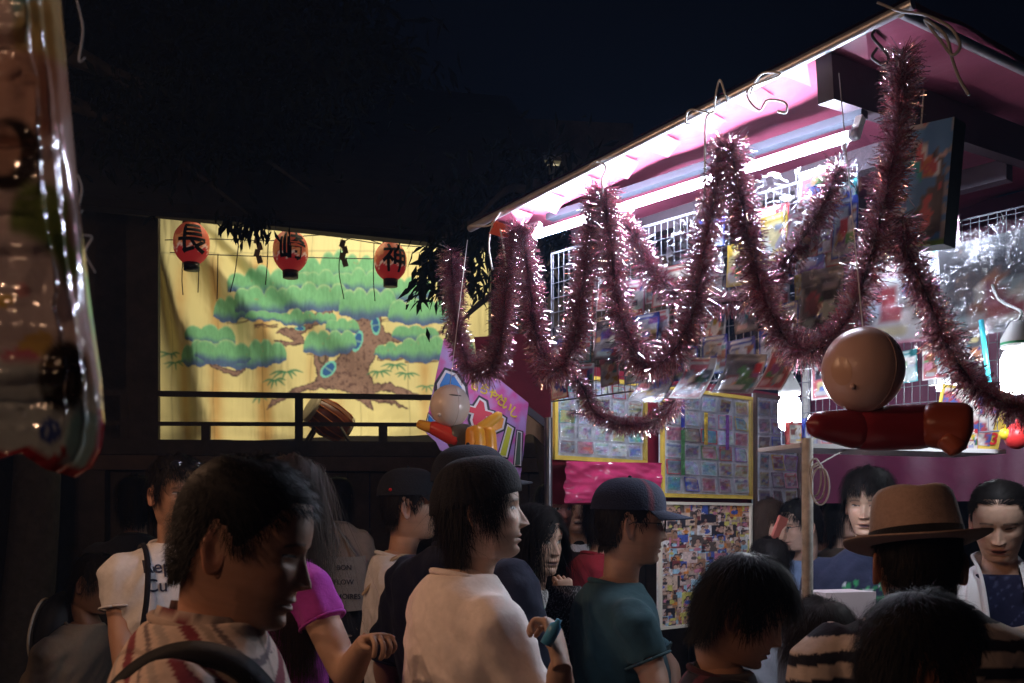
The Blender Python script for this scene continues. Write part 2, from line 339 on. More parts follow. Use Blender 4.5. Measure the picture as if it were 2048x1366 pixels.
# ---- paper lanterns with brush lettering
def lantern(px, py, r, ch, turn, label):
    c = ST(px, py, .12); L_ = thing('paper_lantern', label, 'lantern', 'red paper lanterns along the stage front'); zs = np.linspace(-1, 1, 29); h = r*1.18
    prof = [(r*(1-abs(z)**2.6*.62)*(1+.012*(i % 2)), z*h) for i, z in enumerate(zs)]
    q = MB(); th = np.linspace(0, 2*np.pi, 48, endpoint=False)
    Gp = np.array([[[pr*np.cos(t), pr*np.sin(t), z] for t in th] for pr, z in prof])
    u = (th[None]+0*zs[:,None]); zz = np.repeat(zs[:,None], 48, 1)
    cc = np.zeros((29,48,3)); cc[:] = (.62,.10,.045); m = vnoise(u*1.6+turn*5, zz*2+5, 31) > .52; cc[m] = (.80,.27,.10)
    pet = zz < -.50+.30*abs(np.sin(u*4)); cc[pet] = (.60,.03,.03); e = abs(zz-(-.50+.30*abs(np.sin(u*4)))) < .06; cc[e] = (.95,.62,.5)
    q.grid(Gp+np.array(c), cc, loop=True)
    q.build('shade', mat('lantern_paper', rough=.6, attr=True, emit=(9,9,9), es=.12), L_, attr=True)
    for s, nm in ((1,'top_ring'), (-1,'bottom_ring')):
        q = MB(); q.lathe([(0,0),(r*.5,0),(r*.5,s*.07),(r*.44,s*.07),(0,s*.07)] if s > 0 else [(0,s*.06),(r*.44,s*.06),(r*.46,0),(0,0)], c+V(0,0,s*(h-.008)), n=24); q.build(nm, mat('black_lacquer', (.012,.010,.010), .4), L_)
    v, f = text_mesh(ch, r*1.66, r*.036); v, f = subdiv_text(v, f, 4, r*.10)
    a = v[:,0]/r*1.02+turn; z = v[:,1]*1.10+.01
    pr = np.interp(z, [p[1] for p in prof], [p[0] for p in prof])+.004
    toc = math.atan2(-c.y, -c.x)                           # direction to the viewers
    # widen the strokes into brush weight
    vv = np.stack([pr*np.cos(toc+a), pr*np.sin(toc+a), z], -1)+np.array(c)
    q = MB(); q.add(vv, f); q.build('lettering', mat('ink', (.008,.006,.006), .8), L_, smooth=False)
    q = MB(); q.tube([c+V(0,0,h+.06), c+V(0,-.02,h+.45)], .005, 5); q.build('cord', MATS['black_lacquer'], L_)
    return c
lantern(383,487,.142,'長',.06,'red paper lantern with black character, leftmost of three above the stage railing')
lantern(581,503,.142,'崎',.16,'red paper lantern with black character, middle one above the painted pine')
lantern(781,523,.134,'神',.30,'red paper lantern with black character, nearest to the hanging dark leaves')
# ---- cords, paper streamers
M_blk = mat('black_cable', (.012,.012,.012), .6)
cords = [[(330,480),(420,478),(550,481),(640,470),(760,488),(850,494)],[(340,505),(440,510),(530,513),(660,516),(760,518)],[(537,455),(535,520),(531,570)],[(477,490),(470,545),(460,585)],[(398,520),(397,560),(396,585)],[(684,480),(678,540),(688,598)],[(748,485),(747,560),(750,602)],[(436,508),(435,560),(434,598)],[(365,525),(364,560),(366,590)],[(690,482),(715,470),(745,482),(770,490)]]
names = ['long black cord strung level across the lanterns','black cord sagging below the row of lanterns','black cord hanging beside the middle lantern','slanted black cord hanging under the first leaf spray','short black cord hanging under the leftmost lantern','long black cord hanging down in front of the pine crown','black cord hanging down beside the lantern near the leaves','thin black cord hanging between first lantern and leaf spray','thin black cord at the folded corner of the backdrop','black cord rising to a peak between two lanterns']
for pts, nm in zip(cords, names):
    q = MB(); q.tube(catmull([ST(x,y,.16) for x, y in pts], 16), .0042, 5); tag(q.build('festoon_line', M_blk), nm, 'line', 'lines hung before the backdrop')
for (px, py), nm in zip(((514,480),(685,487)), ('zigzag paper streamer hanging beside the first leaf spray','zigzag paper streamer hanging between middle and third lantern')):
    q = MB(); z = 0
    for i in range(4):
        c = ST(px+(i % 2)*5, py+i*13, .14); q.box(c, (.045,.004,.062), Matrix.Rotation(.25*(-1)**i, 3, 'Y'))
    q.tube([ST(px,py-8,.14), ST(px,py-30,.14)], .002, 4); tag(q.build('paper_streamer', mat('aged_paper', (.30,.24,.18), .9), smooth=False), nm, 'streamer', 'paper streamers')

# ---- drum on its stand
D_ = thing('taiko_drum', 'barrel drum on a slanted wooden stand behind the stage railing', 'drum'); c = ST(657, 838, .75); ax = (-ex*.72-ey*.35+V(0,0,.42)).normalized(); R = ax.to_track_quat('Z', 'Y').to_matrix()
q = MB(); q.lathe([(0,-.2),(.125,-.2),(.15,-.1),(.158,0),(.15,.1),(.125,.2),(0,.2)], c, R, 28); q.build('shell', mat('red_lacquer_wood', (.16,.035,.015), .35, noise=(9,.4)), D_)
for s in (-1,1):
    q = MB(); q.lathe([(0,s*.203),(.118,s*.203),(.128,s*.198),(.134,s*.165),(.127,s*.165)], c, R, 28); q.build('drum_skin', mat('hide', (.45,.36,.24), .7, noise=(12,.25)), D_)
q = MB()
for i in range(14):
    t = 2*math.pi*i/14; t2 = t+2*math.pi/28
    q.tube([c+R@V(.137*math.cos(t),.137*math.sin(t),-.17), c+R@V(.163*math.cos((t+t2)/2),.163*math.sin((t+t2)/2),0), c+R@V(.137*math.cos(t2),.137*math.sin(t2),.17)], .006, 5)
q.build('lacing', mat('orange_rope', (.55,.16,.04), .8), D_)
for s in (-1,1):
    for s2 in (-1,1):
        q = MB(); q.tube([c+ex*.10*s+ey*.1*s2+V(0,0,-.06), V(*(c+ex*.22*s+ey*.14*s2)[:2], zf-.005)], .014, 6); q.build('stand_leg', M_tim, D_)

# ---- trees whose leaves hang before the stage
M_leaf = mat('dark_leaf', (.010,.014,.007), .85, noise=(3,.4), spec=.08); M_bark = mat('bark', (.06,.05,.04), .9, noise=(12,.4), bump=(25,.8))
def leaves(q, c, d, n, spread, ln=.11):
    c = np.array(c); d = np.array(d)
    base = c+rng.normal(0, spread, (n,3)); dr = d+rng.normal(0,.45,(n,3)); dr /= np.linalg.norm(dr,axis=1)[:,None]
    sd = np.cross(dr, rng.normal(0,1,(n,3))); sd /= np.linalg.norm(sd,axis=1)[:,None]; L_ = ln*rng.uniform(.7,1.3,n)[:,None]; wd = L_*.14
    nn = np.cross(dr, sd)*L_*.06
    v = np.stack([base, base+dr*L_*.45+sd*wd-nn, base+dr*L_, base+dr*L_*.45-sd*wd-nn], 1)
    q.add(v.reshape(-1,3), [(4*i,4*i+1,4*i+2,4*i+3) for i in range(n)])
def tree(label, base, top, limbs, blobs, r=.16):
    T = thing('evergreen_tree', label, 'tree'); q = MB(); base = V(*base); top = V(*top)
    q.tube(catmull([base-V(0,0,.1), base.lerp(top,.35)+V(.06,.03,0), base.lerp(top,.7)-V(.05,0,0), top], 16), np.linspace(r, r*.4, 16), 10); q.build('trunk', M_bark, T)
    for a, b_ in limbs:
        q = MB(); a = V(*a); b_ = V(*b_); q.tube(catmull([a, a.lerp(b_,.5)+V(0,0,.12), b_], 10), np.linspace(r*.32,.008,10), 7); q.build('limb', M_bark, T)
    q = MB()
    for c, d, n, sp, ln in blobs: leaves(q, c, d, n, sp, ln)
    q.build('crown', M_leaf, T, smooth=False); return T
b1 = [(ST(px,py,-1.35), (.1,-.1,-1), n, sp, ln) for px, py, n, sp, ln in ((466,436,14,.04,.11),(487,446,20,.04,.12),(508,442,20,.04,.12),(528,438,12,.05,.11),(446,432,8,.04,.1),(500,462,7,.03,.1),(480,466,5,.03,.1),(540,440,14,.05,.1))]
for k in range(26):
    b1.append((ST(random.uniform(230,720), random.uniform(110,290), random.uniform(-1.8,-.9)), (0,-.1,-.4), 150, .17, .12))
tA = tree('dark evergreen tree reaching over the stage roof above the first lantern', ST(140,1230,-1.2)*1 if False else V(-3.6,7.2,0), V(-3.2,7.0,5.4), [((-3.3,7.0,4.6), ST(500,430,-1.35)), ((-3.3,7,5.0), ST(420,330,-1.2)), ((-3.25,7,4.9), ST(620,380,-1.3))], b1, .2)
b2 = [(ST(px+12,py-8,-2.6), (-.35,-.1,-1), int(n*.5)+3, sp*.72, ln*.8) for px, py, n, sp, ln in ((868,500,70,.06,.13),(885,520,80,.06,.14),(905,490,80,.07,.14),(930,510,80,.07,.14),(865,540,40,.05,.14),(845,555,30,.045,.14),(830,580,22,.04,.13),(880,560,36,.05,.13),(945,550,50,.05,.13),(955,575,30,.04,.12),(915,545,50,.06,.13),(850,520,40,.05,.13),(820,600,10,.03,.12),(860,590,12,.03,.12),(885,668,26,.035,.08),(905,672,16,.03,.08),(900,475,60,.08,.12),(950,480,60,.08,.12),(1000,470,60,.1,.12))]
for k in range(10): b2.append((ST(random.uniform(940,1150), random.uniform(380,520), random.uniform(-2.4,-1.2)), (-.2,0,-.7), 130, .2, .12))
tB = tree('dark evergreen tree beside the stage, drooping leaves behind the tinsel', V(.35,6.3,0), V(.15,6.2,3.7), [((.2,6.2,3.4), ST(880,480,-2.6)), ((.2,6.2,3.0), ST(900,660,-2.6)), ((.2,6.2,3.6), ST(950,440,-2.4)), ((.2,6.2,3.5), ST(840,530,-2.6))], b2, .13)

b3 = []
for k in range(120):
    t_ = random.random(); b3.append((V(-6.2+random.uniform(-2.9,3.3)*(1.15-.55*t_), 12.2+random.uniform(-1.2,.8), 4.6+t_*5.4), (0,-.1,-.5), 110, .42, .34))
tree('tall black evergreen filling the night sky behind the stage roof', V(-6,12.4,0), V(-6,12.4,9.4), [((-6,12.4,5+k*.9), (-6+(-1)**k*2.2,12.2,5.6+k*.9)) for k in range(5)], b3, .35)
b4 = []
for k in range(60):
    t_ = random.random(); b4.append((V(-3.2+random.uniform(-1.2,2.5)*(1.1-.5*t_), 13.2+random.uniform(-1,.5), 4.6+t_*3.4), (0,-.1,-.5), 110, .42, .32))
tree('broad black evergreen rising behind the middle of the stage roof', V(-2.8,13.0,0), V(-2.8,13.0,7.4), [((-2.8,13.,5+k*.8), (-2.8+(-1)**k*1.6,12.8,5.6+k*.8)) for k in range(3)], b4, .3)
# ---- things standing in the dark beyond: board fence and a shed
fence = thing('board_fence', 'tall dark board fence closing the lane far behind the stalls', 'fence'); xx = -14
q0 = None
while xx < 16:
    if xx < -4.2 or xx > .8 or True:
        if q0 is None:
            q = MB(); q.box((0,0,1.25), (.24,.03,2.5)); q0 = q.build('plank', M_tim, fence, smooth=False); o = q0
        else:
            o = q0.copy(); C.objects.link(o); o.parent = fence
        o.location = (xx, 13.4+random.uniform(-.012,.012), random.uniform(-.03,.03))
    xx += .26
shed = thing('shrine_shed', 'dark shrine outbuilding left of the stage, almost lost in the night', 'building')
q = MB(); q.box((-6.6,9.4,1.8), (3.2,3.4,3.6)); q.build('wall', M_tim, shed, smooth=False)
q = MB(); v = [(-8.6,7.3,3.5),(-4.5,7.3,3.5),(-4.5,11.5,3.5),(-8.6,11.5,3.5),(-8.6,9.4,4.9),(-4.5,9.4,4.9)]
q.add(v, [(0,1,5,4),(2,3,4,5),(1,2,5),(3,0,4),(3,2,1,0)]); q.build('roof', MATS['roof_tile'], shed, smooth=False)
# ================================================================== THE TOY STALL
u = V(-.66,.751,0).normalized(); v = V(.751,.66,0).normalized(); T2 = V(.88,2.6,2.6)
UP = V(0,0,1)
def FP(px, py, off=0): return hit(px, py, T2+v*off, v)        # on a sheet parallel to the stall front
def BP(px, py, s=0): return hit(px, py, T2+u*s, u)            # on a sheet parallel to the stall's end
def Q(s, o, z): p = T2+u*s+v*o; p.z = z; return p
def roofz(s, o): return 2.815-.10*(s+.2)+.10*(o+.12)
M_tarp = mat('red_tarpaulin', (.27,.055,.095), .45, noise=(5,.18), bump=(14,.35), spec=.4)
M_mag = mat('magenta_tarpaulin', (.11,.010,.038), .5, noise=(4,.2), bump=(9,.5))
M_redw = mat('crimson_tarpaulin', (.22,.014,.03), .5, noise=(4,.2), bump=(9,.5))
M_pipe = mat('scuffed_steel_pipe', (.55,.55,.56), .35, .7, noise=(20,.25))
M_beam = mat('painted_dark_beam', (.028,.016,.022), .6, noise=(9,.3))
M_white = mat('chipped_white_paint', (.62,.60,.54), .6, noise=(35,.35))
M_rope = mat('white_plastic_rope', (.62,.62,.60), .6)
M_clear = clear_mat()
stall = thing('toy_stall', 'red tarpaulin market stall selling toys under a fluorescent tube', 'stall')
q = MB(); S_, O_ = np.meshgrid(np.linspace(-.22,1.36,60), np.linspace(-.13,1.95,60))
sag = .012*np.sin(S_*19)*np.sin(O_*7)+.02*(vnoise(S_*3+9, O_*3+9, 4)-.5)
Gz = roofz(S_, O_)+sag*sstep(-.13,.1,O_); B0 = np.array(T2)
G = np.stack([B0[0]+u.x*S_+v.x*O_, B0[1]+u.y*S_+v.y*O_, Gz], -1); q.grid(G); G2 = G.copy(); G2[...,2] += .012; q.grid(G2[:, ::-1]); q.build('roof_sheet', M_tarp, stall)
# hem folded over the front pole: small triangular tucks
for i in range(9):
    s = -.12+i*.165; q = MB(); a = Q(s,-.14,roofz(s,-.12)-.004); b_ = Q(s+.10,-.14,roofz(s+.1,-.12)-.004); c = Q(s+.07,.0,roofz(s+.07,0)-.03-.02*random.random()); c2 = Q(s+.02,.0,roofz(s,0)-.012)
    q.grid(np.array([[a,b_],[c2,c]], dtype=float)); q.build('hem_tuck', M_tarp, stall, smooth=False)
def pole(name, a, b_, r, m, par=stall, n=12): q = MB(); q.tube([a, b_], r, n); o = q.build(name, m, par); smooth_by_angle(o); return o
pole('eave_pole', Q(-.24,-.14,roofz(-.24,-.14)-.016), Q(1.40,-.14,roofz(1.4,-.14)-.016), .013, M_pipe)
pole('side_pole', Q(-.21,-.14,roofz(-.21,-.14)-.020), Q(-.21,1.95,roofz(-.21,1.95)-.020), .013, M_pipe)
for s, hh in ((.02,.115), (.70,.05), (1.31,.05)):
    q = MB(); q.bar(Q(s,-.09 if s < .1 else .3,roofz(s,-.12 if s < .1 else .3)-.008-hh/2), Q(s,1.9,roofz(s,1.9)-.008-hh/2), .045, hh); q.build('rafter', M_beam, stall, smooth=False)
q = MB(); q.bar(Q(.05,.46,roofz(.5,.46)-.10), Q(1.34,.46,roofz(.5,.46)-.12), .05, .07); q.build('purlin', M_beam, stall, smooth=False)
q = MB(); q.bar(Q(.05,1.1,roofz(.5,1.1)-.09), Q(1.34,1.1,roofz(.5,1.1)-.10), .05, .07); q.build('purlin', M_beam, stall, smooth=False)
p0 = Q(.127,.0,0); pole('post', p0, V(p0.x,p0.y,1.82), .0155, M_white)
p0 = P(1097,1200,3.62); p0.z = 0; pole('post', p0, V(p0.x,p0.y,1.97), .014, mat('dark_pipe', (.10,.10,.115), .3, .5))
p0 = Q(-.15,1.85,0); pole('post', p0, V(p0.x,p0.y,2.85), .02, M_white); p0 = Q(1.3,1.85,0); pole('post', p0, V(p0.x,p0.y,2.8), .02, M_white)
def sheet(name, a, b_, z0, z1, m, amp=.02, seed=0, par=stall, nn=(50,30)):
    a = V(*a); b_ = V(*b_); nrm = np.array((b_-a).cross(UP).normalized()); U_, Z_ = np.meshgrid(np.linspace(0,1,nn[0]), np.linspace(0,1,nn[1]))
    d = (vnoise(U_*9+seed, Z_*2+seed, seed)-.5)*2*amp+np.sin(U_*40+seed)*amp*.25*(1-Z_)
    G = np.array(a)[None,None]*(1-U_[...,None])+np.array(b_)*U_[...,None]; G[...,2] = z0+(z1-z0)*Z_; G += nrm*d[...,None]; q = MB(); q.grid(G); return q.build(name, m, par)
sheet('end_sheet', Q(1.36,.22,0), Q(1.36,1.9,0), 1.66, 2.20, M_redw, .012, 1)
sheet('back_sheet', Q(1.36,1.9,0), Q(-.35,1.9,0), 1.68, 2.95, M_mag, .03, 2)
# counter
q = MB(); q.box(Q(.55,.05,.84), (1.5,.5,.04), Matrix((u, v, UP)).transposed()); q.build('counter_top', mat('counter_board', (.35,.26,.17), .6, noise=(6,.3)), stall, smooth=False)
sheet('counter_skirt', Q(-.2,-.2,0), Q(1.3,-.2,0), .02, .82, M_mag, .02, 3)
for s in (-.15, 1.25):
    for o_ in (-.15,.25): pole('counter_leg', Q(s,o_,0), Q(s,o_,.825), .018, M_pipe)
# hanging shelf near the corner
sa, sb = P(1600,886,2.69), P(2012,899,2.93); sd = (sb-sa).normalized(); sn = sd.cross(UP)*-1
if sn.y < 0: sn = -sn
q = MB(); q.box((sa+sb)/2+sn*.10-V(0,0,.006), ((sb-sa).length,.20,.012), Matrix((sd, sn, UP)).transposed()); q.build('shelf', mat('shelf_white', (.7,.7,.72), .4), stall, smooth=False)

# ---- fluorescent tube
lamp = thing('fluorescent_lamp', 'bare glowing white fluorescent tube under the stall eave', 'lamp')
q = MB(); ta, tb = Q(1.21,0,2.6), Q(.0,0,2.6); q.tube([ta, tb], .0135, 14); o = q.build('tube', mat('glowing_tube', (1,1,1), .4, emit=(.70,.79,1), es=TUBE_L), lamp)
for a in (ta, tb):
    s_ = (1 if a is ta else -1); q = MB(); q.tube([a, a+u*.022*s_], .0145, 14); q.build('end_cap', M_pipe, lamp); 
    q = MB(); q.bar(a+u*.012*s_+V(0,0,-.01), a+u*.012*s_+V(0,0,.05)+v*.03, .02, .02, up=u); q.build('socket', MATS['white_enamel'], lamp, smooth=False)
q = MB(); q.bar(ta+v*.07+V(0,0,.075), tb+v*.07+V(0,0,.075), .035, .022); q.build('batten', mat('grey_batten', (.02,.022,.03), .5), lamp, smooth=False)
# ---- compact bulbs
def bulb(px, py, Y, r, h, label, cap, es):
    L_ = thing('light_bulb', label, 'lamp', 'bulbs lighting the stall goods'); c = P(px,py,Y); q = MB()
    q.lathe([(0,-h),(r*.6,-h*.93),(r*.95,-h*.75),(r,-h*.4),(r,h*.5),(r*.8,h*.8),(r*.45,h)], c, n=20); q.build('glass', mat('glowing_bulb_%d' % es, (1,1,1), .4, emit=(.86,.91,1), es=es), L_)
    q = MB(); q.lathe([(r*.5,h*.95),(r*1.0,h*1.0),(r*1.0,h*1.35),(r*.55,h*1.9),(r*.35,h*2.1),(0,h*2.1)], c, n=20); q.build('cap', mat('bulb_cap', (.55,.57,.55), .5), L_)
    if cap: q = MB(); q.lathe([(r*1.012,h*1.1),(r*1.012,h*1.2)], c, n=24); q.build('band', mat('green_band', (.02,.30,.12), .5), L_)
    q = MB(); q.tube(catmull([c+V(0,0,h*2.05), c+V(.02,.02,h*2.6), c+V(.0,.10,h*3.4), c+V(.02,.2,h*5)], 10), .004, 6); q.build('flex', MATS['bulb_cap'], L_)
bulb(1579,826,2.86,.031,.052,'glaring white bulb beside the round inflatable head, above the white post',False,BULB_L)
bulb(2034,742,2.62,.040,.062,'glaring white bulb with grey-green cap under the slanting dark tinsel',True,BULB_L*.38)

sl_ = thing('strip_lamp', 'short lit strip lamp under the corner rack beside the prize board', 'lamp'); c = P(1900,776,3.55); q = MB(); q.tube([c-V(.045,0,0), c+V(.045,0,0)], .012, 10); q.build('tube', mat('strip_glow', (1,1,1), .4, emit=(.84,.90,1), es=95), sl_)
q = MB(); q.box(c+V(0,.02,.024), (.12,.05,.02)); q.build('housing', MATS['white_enamel'], sl_, smooth=False)
q = MB(); q.tube([c+V(0,.02,.03), c+V(.1,.5,.72)], .003, 5); q.build('flex', M_blk, sl_)
# ---- wire racks
M_wire = mat('white_coated_wire', (.15,.155,.18), .4, .2)
def rack(name, label, s0, s1, o, z0, z1, ds=.026, dz=.052):
    R_ = thing('wire_rack', label, 'rack'); q = MB(); a = s0
    while a < s1-.004: q.tube([Q(a,o,z0), Q(a,o,z1)], .0013, 4, cap=False); a += ds
    z = z0
    while z < z1: q.tube([Q(s0,o-.0026,z), Q(s1,o-.0026,z)], .0013, 4, cap=False); z += dz
    tag(q.build('wire_grid', M_wire, R_), kind='stuff')
    for a, b_ in ((Q(s0,o,z0),Q(s1,o,z0)),(Q(s0,o,z1),Q(s1,o,z1)),(Q(s0,o,z0),Q(s0,o,z1)),(Q(s1,o,z0),Q(s1,o,z1))): pole('frame_wire', a, b_, .0028, M_wire, R_, 6)
rack('a', 'long white wire rack under the glowing tube, crowded with toy packets', .02, 1.20, .07, 2.02, 2.545)
rack('b', 'white wire rack in the stall corner above the hanging shelf', -.45, .62, .62, 1.86, 2.50)
rack('c', 'white wire rack on the end sheet above the foil card boards', .0+1.0, 1.3, .9, 2.2, 2.5) if False else None

# ---- toy packets
PAL = {'blue': ((.03,.07,.42),(.55,.62,.75),(.5,.08,.08)), 'red': ((.5,.03,.04),(.75,.7,.62),(.06,.08,.3)), 'white': ((.72,.72,.74),(.5,.1,.12),(.1,.15,.4)), 'dark': ((.04,.04,.055),(.2,.18,.2),(.3,.1,.1)),
       'pink': ((.62,.22,.32),(.75,.7,.7),(.3,.1,.3)), 'yellow': ((.6,.42,.04),(.7,.6,.3),(.3,.1,.05)), 'teal': ((.03,.28,.32),(.5,.6,.6),(.4,.2,.1)), 'grey': ((.30,.30,.32),(.12,.12,.14),(.5,.4,.4)), 'purple': ((.22,.08,.36),(.6,.55,.65),(.6,.3,.1)), 'green': ((.08,.30,.10),(.6,.62,.5),(.5,.2,.1))}
M_print = mat('printed_card', rough=.35, attr=True, spec=.5); M_dk = mat('dark_card', (.012,.018,.02), .5)
def pattern(kind, nx, ny, seed):
    r = np.random.default_rng(seed); a, b_, c = [np.array(k) for k in PAL[kind]]; X, Y = np.meshgrid(np.linspace(0,1,nx), np.linspace(0,1,ny))
    out = np.zeros((ny,nx,3)); out[:] = b_*.8
    ks = list(PAL)
    for i in range(9):                                      # pasted pictures and panels
        x0, y0 = r.uniform(0,.8), r.uniform(.05,.75); w_, h_ = r.uniform(.12,.5), r.uniform(.08,.32); m = (X > x0) & (X < x0+w_) & (Y > y0) & (Y < y0+h_); out[m] = np.array(PAL[ks[r.integers(len(ks))]][r.integers(0,3)])*r.uniform(.5,1.1)
    for i in range(3):
        x0, y0, rr = r.uniform(.2,.8), r.uniform(.25,.65), r.uniform(.08,.2); m = ((X-x0)/rr)**2+((Y-y0)/rr/.8)**2 < 1; out[m] = np.array(PAL[ks[r.integers(len(ks))]][r.integers(0,3)])
    out *= (.6+.8*vnoise(X*9+seed, Y*9, seed+1))[...,None]
    hd = Y > r.uniform(.74,.86); out[hd] = a; out[hd & (abs(X-.5) < r.uniform(.2,.4)) & (abs((Y*ny) % 3-1.2) < .9)] = (b_*1.2).clip(0,.85)
    bd = (X < .06)|(X > .94)|(Y < .05)|(Y > .95); out[bd] = a
    lb = (Y < .2) & (Y > .07) & (X > .12) & (X < .12+r.uniform(.2,.7)); out[lb] = np.array(PAL[ks[r.integers(len(ks))]][0])*.5+.3
    return out
def curved(c, rt, up, nrm, w_, h_, curl, nx=13, ny=17, taper=0):
    X, Y = np.meshgrid(np.linspace(-.5,.5,nx), np.linspace(-.5,.5,ny)); D = curl*((.5-Y)**2-.2)*h_+.012*np.sin(X*5+Y*7)*w_
    return np.array(c)+np.array(rt)*(X*w_*(1-taper*(Y+.5)))[...,None]+np.array(up)*(Y*h_)[...,None]+np.array(nrm)*D[...,None]
seedc = [1]
def packet(c, w_, h_, kind, label, rt=-u, nrm=-v, tilt=0, curl=0, bag=True, group='toy packets on the stall racks', thick=.004, cat='toy packet', name='toy_packet', yaw=0):
    seedc[0] += 1; sd_ = seedc[0]
    rt = rt.copy(); nrm = nrm.copy(); up = UP.copy()
    Rt = Matrix.Rotation(tilt, 3, nrm) @ Matrix.Rotation(yaw, 3, 'Z'); rt = Rt@rt; up = Rt@up; nrm = Rt@nrm
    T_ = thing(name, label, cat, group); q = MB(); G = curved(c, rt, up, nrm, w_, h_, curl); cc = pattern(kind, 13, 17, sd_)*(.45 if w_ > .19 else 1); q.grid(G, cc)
    G2 = G-np.array(nrm)*thick; q.grid(G2[:, ::-1], np.array(PAL[kind][0])*.6)
    n = 13; rim = [(i, i+1) for i in range(12)]
    q.build('card', M_print, T_, attr=True)
    if bag:
        q = MB(); G3 = curved(V(*c)+nrm*.008+up*h_*.04, rt, up, nrm, w_*1.12, h_*1.14, curl*.8, 11, 13)
        G3 += np.array(nrm)*((vnoise(np.arange(11)[None]*.6+sd_, np.arange(13)[:,None]*.5, sd_)-.4)*.03)[...,None]; q.grid(G3); q.build('clear_bag', M_clear, T_)
    return T_
ordn = ['first','second','third','fourth','fifth','sixth','seventh','eighth','ninth','tenth','eleventh','twelfth','thirteenth']
rows = [('top',2.445,.10), ('upper',2.335,.12), ('middle',2.205,.12), ('bottom',2.085,.105)]
kinds = ['white','red','dark','white','blue','pink','dark','grey','red','purple','white','teal','yellow']
for ri, (rn, z, h_) in enumerate(rows):
    cnt = 0
    for i in range(11):
        s = 1.13-i*.108+random.uniform(-.012,.012)
        if (ri == 0 and (i < 5 or i % 2)) or (ri == 1 and i == 0): continue
        k = kinds[(i*5+ri*3) % 13] if ri < 3 else ('blue' if 3 <= i <= 8 else kinds[(i*2+1) % 13])
        w_ = random.uniform(.075,.10); 
        packet(Q(s, .045+.012*random.random(), z+random.uniform(-.02,.02)), w_, h_*random.uniform(.9,1.1), k, f'{k} toy packet, {ordn[cnt]} from the far end, {rn} row of tube-lit rack', tilt=random.uniform(-.08,.08)); cnt += 1
# booklets curling out at the foot of the rack
for px, py, w_, h_, k, l in ((1312,765,.135,.125,'dark','dark curled booklet at the foot of the rack behind the low tinsel loop'),(1392,757,.115,.125,'white','white curled booklet with red figures at the foot of the rack'),(1484,748,.135,.115,'grey','grey curled booklet with a black square at the foot of the rack'),(1560,735,.085,.13,'white','pale clear packet at the rack foot just above the glaring bulb')):
    c = FP(px,py,.0); packet(c, w_, h_, k, l, tilt=-.12, curl=.5, bag=True)
# larger packs picked out by the light
for px, py, off, w_, h_, k, l in ((1640,370,.02,.13,.10,'white','pale blue bag bunched right under the near end of the tube'),(1548,478,.02,.085,.14,'yellow','gold patterned pouch hanging between two tinsel strands'),(1606,470,.0,.10,.13,'pink','clear bag with pink print below the near end of the tube'),(1690,455,.03,.07,.16,'blue','dark blue box hanging beside the near tinsel strand'),
     (1640,480,.03,.07,.08,'pink','pink striped packet in the rack near the tube end'),(1642,600,.01,.125,.17,'grey','grey sleeve with four clear pockets hanging by the dark tinsel'),(1345,570,.0,.15,.12,'red','red and white picture card hanging in the tinsel swag'),(1580,650,.01,.05,.13,'blue','narrow blue packet left of the four-pocket sleeve'),(1215,680,.02,.11,.13,'dark','dark packet hanging under the peak of the tinsel'),(1290,660,.02,.11,.10,'blue','navy packet inside the tinsel swag')):
    packet(FP(px,py,off), w_, h_, k, l, tilt=random.uniform(-.06,.06), curl=.1)
# corner rack and its big bags
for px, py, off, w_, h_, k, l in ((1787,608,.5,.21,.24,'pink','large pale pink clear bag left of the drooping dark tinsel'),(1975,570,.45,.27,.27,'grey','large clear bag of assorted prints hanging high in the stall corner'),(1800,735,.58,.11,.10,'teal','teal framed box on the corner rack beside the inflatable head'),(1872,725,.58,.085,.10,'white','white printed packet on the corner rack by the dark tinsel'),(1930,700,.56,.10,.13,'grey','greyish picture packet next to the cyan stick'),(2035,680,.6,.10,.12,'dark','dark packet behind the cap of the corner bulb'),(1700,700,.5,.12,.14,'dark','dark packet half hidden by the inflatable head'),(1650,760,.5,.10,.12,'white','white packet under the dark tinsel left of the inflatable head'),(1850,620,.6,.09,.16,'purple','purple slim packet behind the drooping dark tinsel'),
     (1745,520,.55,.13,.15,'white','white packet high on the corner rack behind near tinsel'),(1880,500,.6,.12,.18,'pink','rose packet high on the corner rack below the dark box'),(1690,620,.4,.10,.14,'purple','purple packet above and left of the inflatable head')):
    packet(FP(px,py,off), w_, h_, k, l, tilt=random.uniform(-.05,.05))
# the big boxed set hanging at the corner
bx = thing('boxed_toy', 'large hanging toy box with blue and red front and dark side', 'toy box'); c = FP(1832,372,-.0); w_, h_ = .165,.30
Rz_ = Matrix.Rotation(.09, 3, v); rt = Rz_@(-u); up = Rz_@UP; q = MB(); X, Y_ = np.meshgrid(np.linspace(-.5,.5,24), np.linspace(-.5,.5,36))
G = np.array(c)+np.array(rt)*(X*w_)[...,None]+np.array(up)*(Y_*h_)[...,None]
cc = pattern('grey', 24, 36, 61)*1.4; z = vnoise(X*5+3, Y_*7+1, 8); cc[z > .56] = (.10,.30,.62); cc[z < .36] = (.62,.14,.16); cc[Y_ < -.46] = (.2,.42,.08); q.grid(G, cc); q.build('front', M_print, bx, attr=True)
q = MB(); q.box(c+v*.032, (w_,.06,h_), Matrix((rt, v, up)).transposed()); q.build('carton', M_dk, bx, smooth=False)
q = MB(); q.tube([c+up*h_*.5, c+up*(h_*.5+.08)], .002, 5); q.build('string', M_rope, bx)
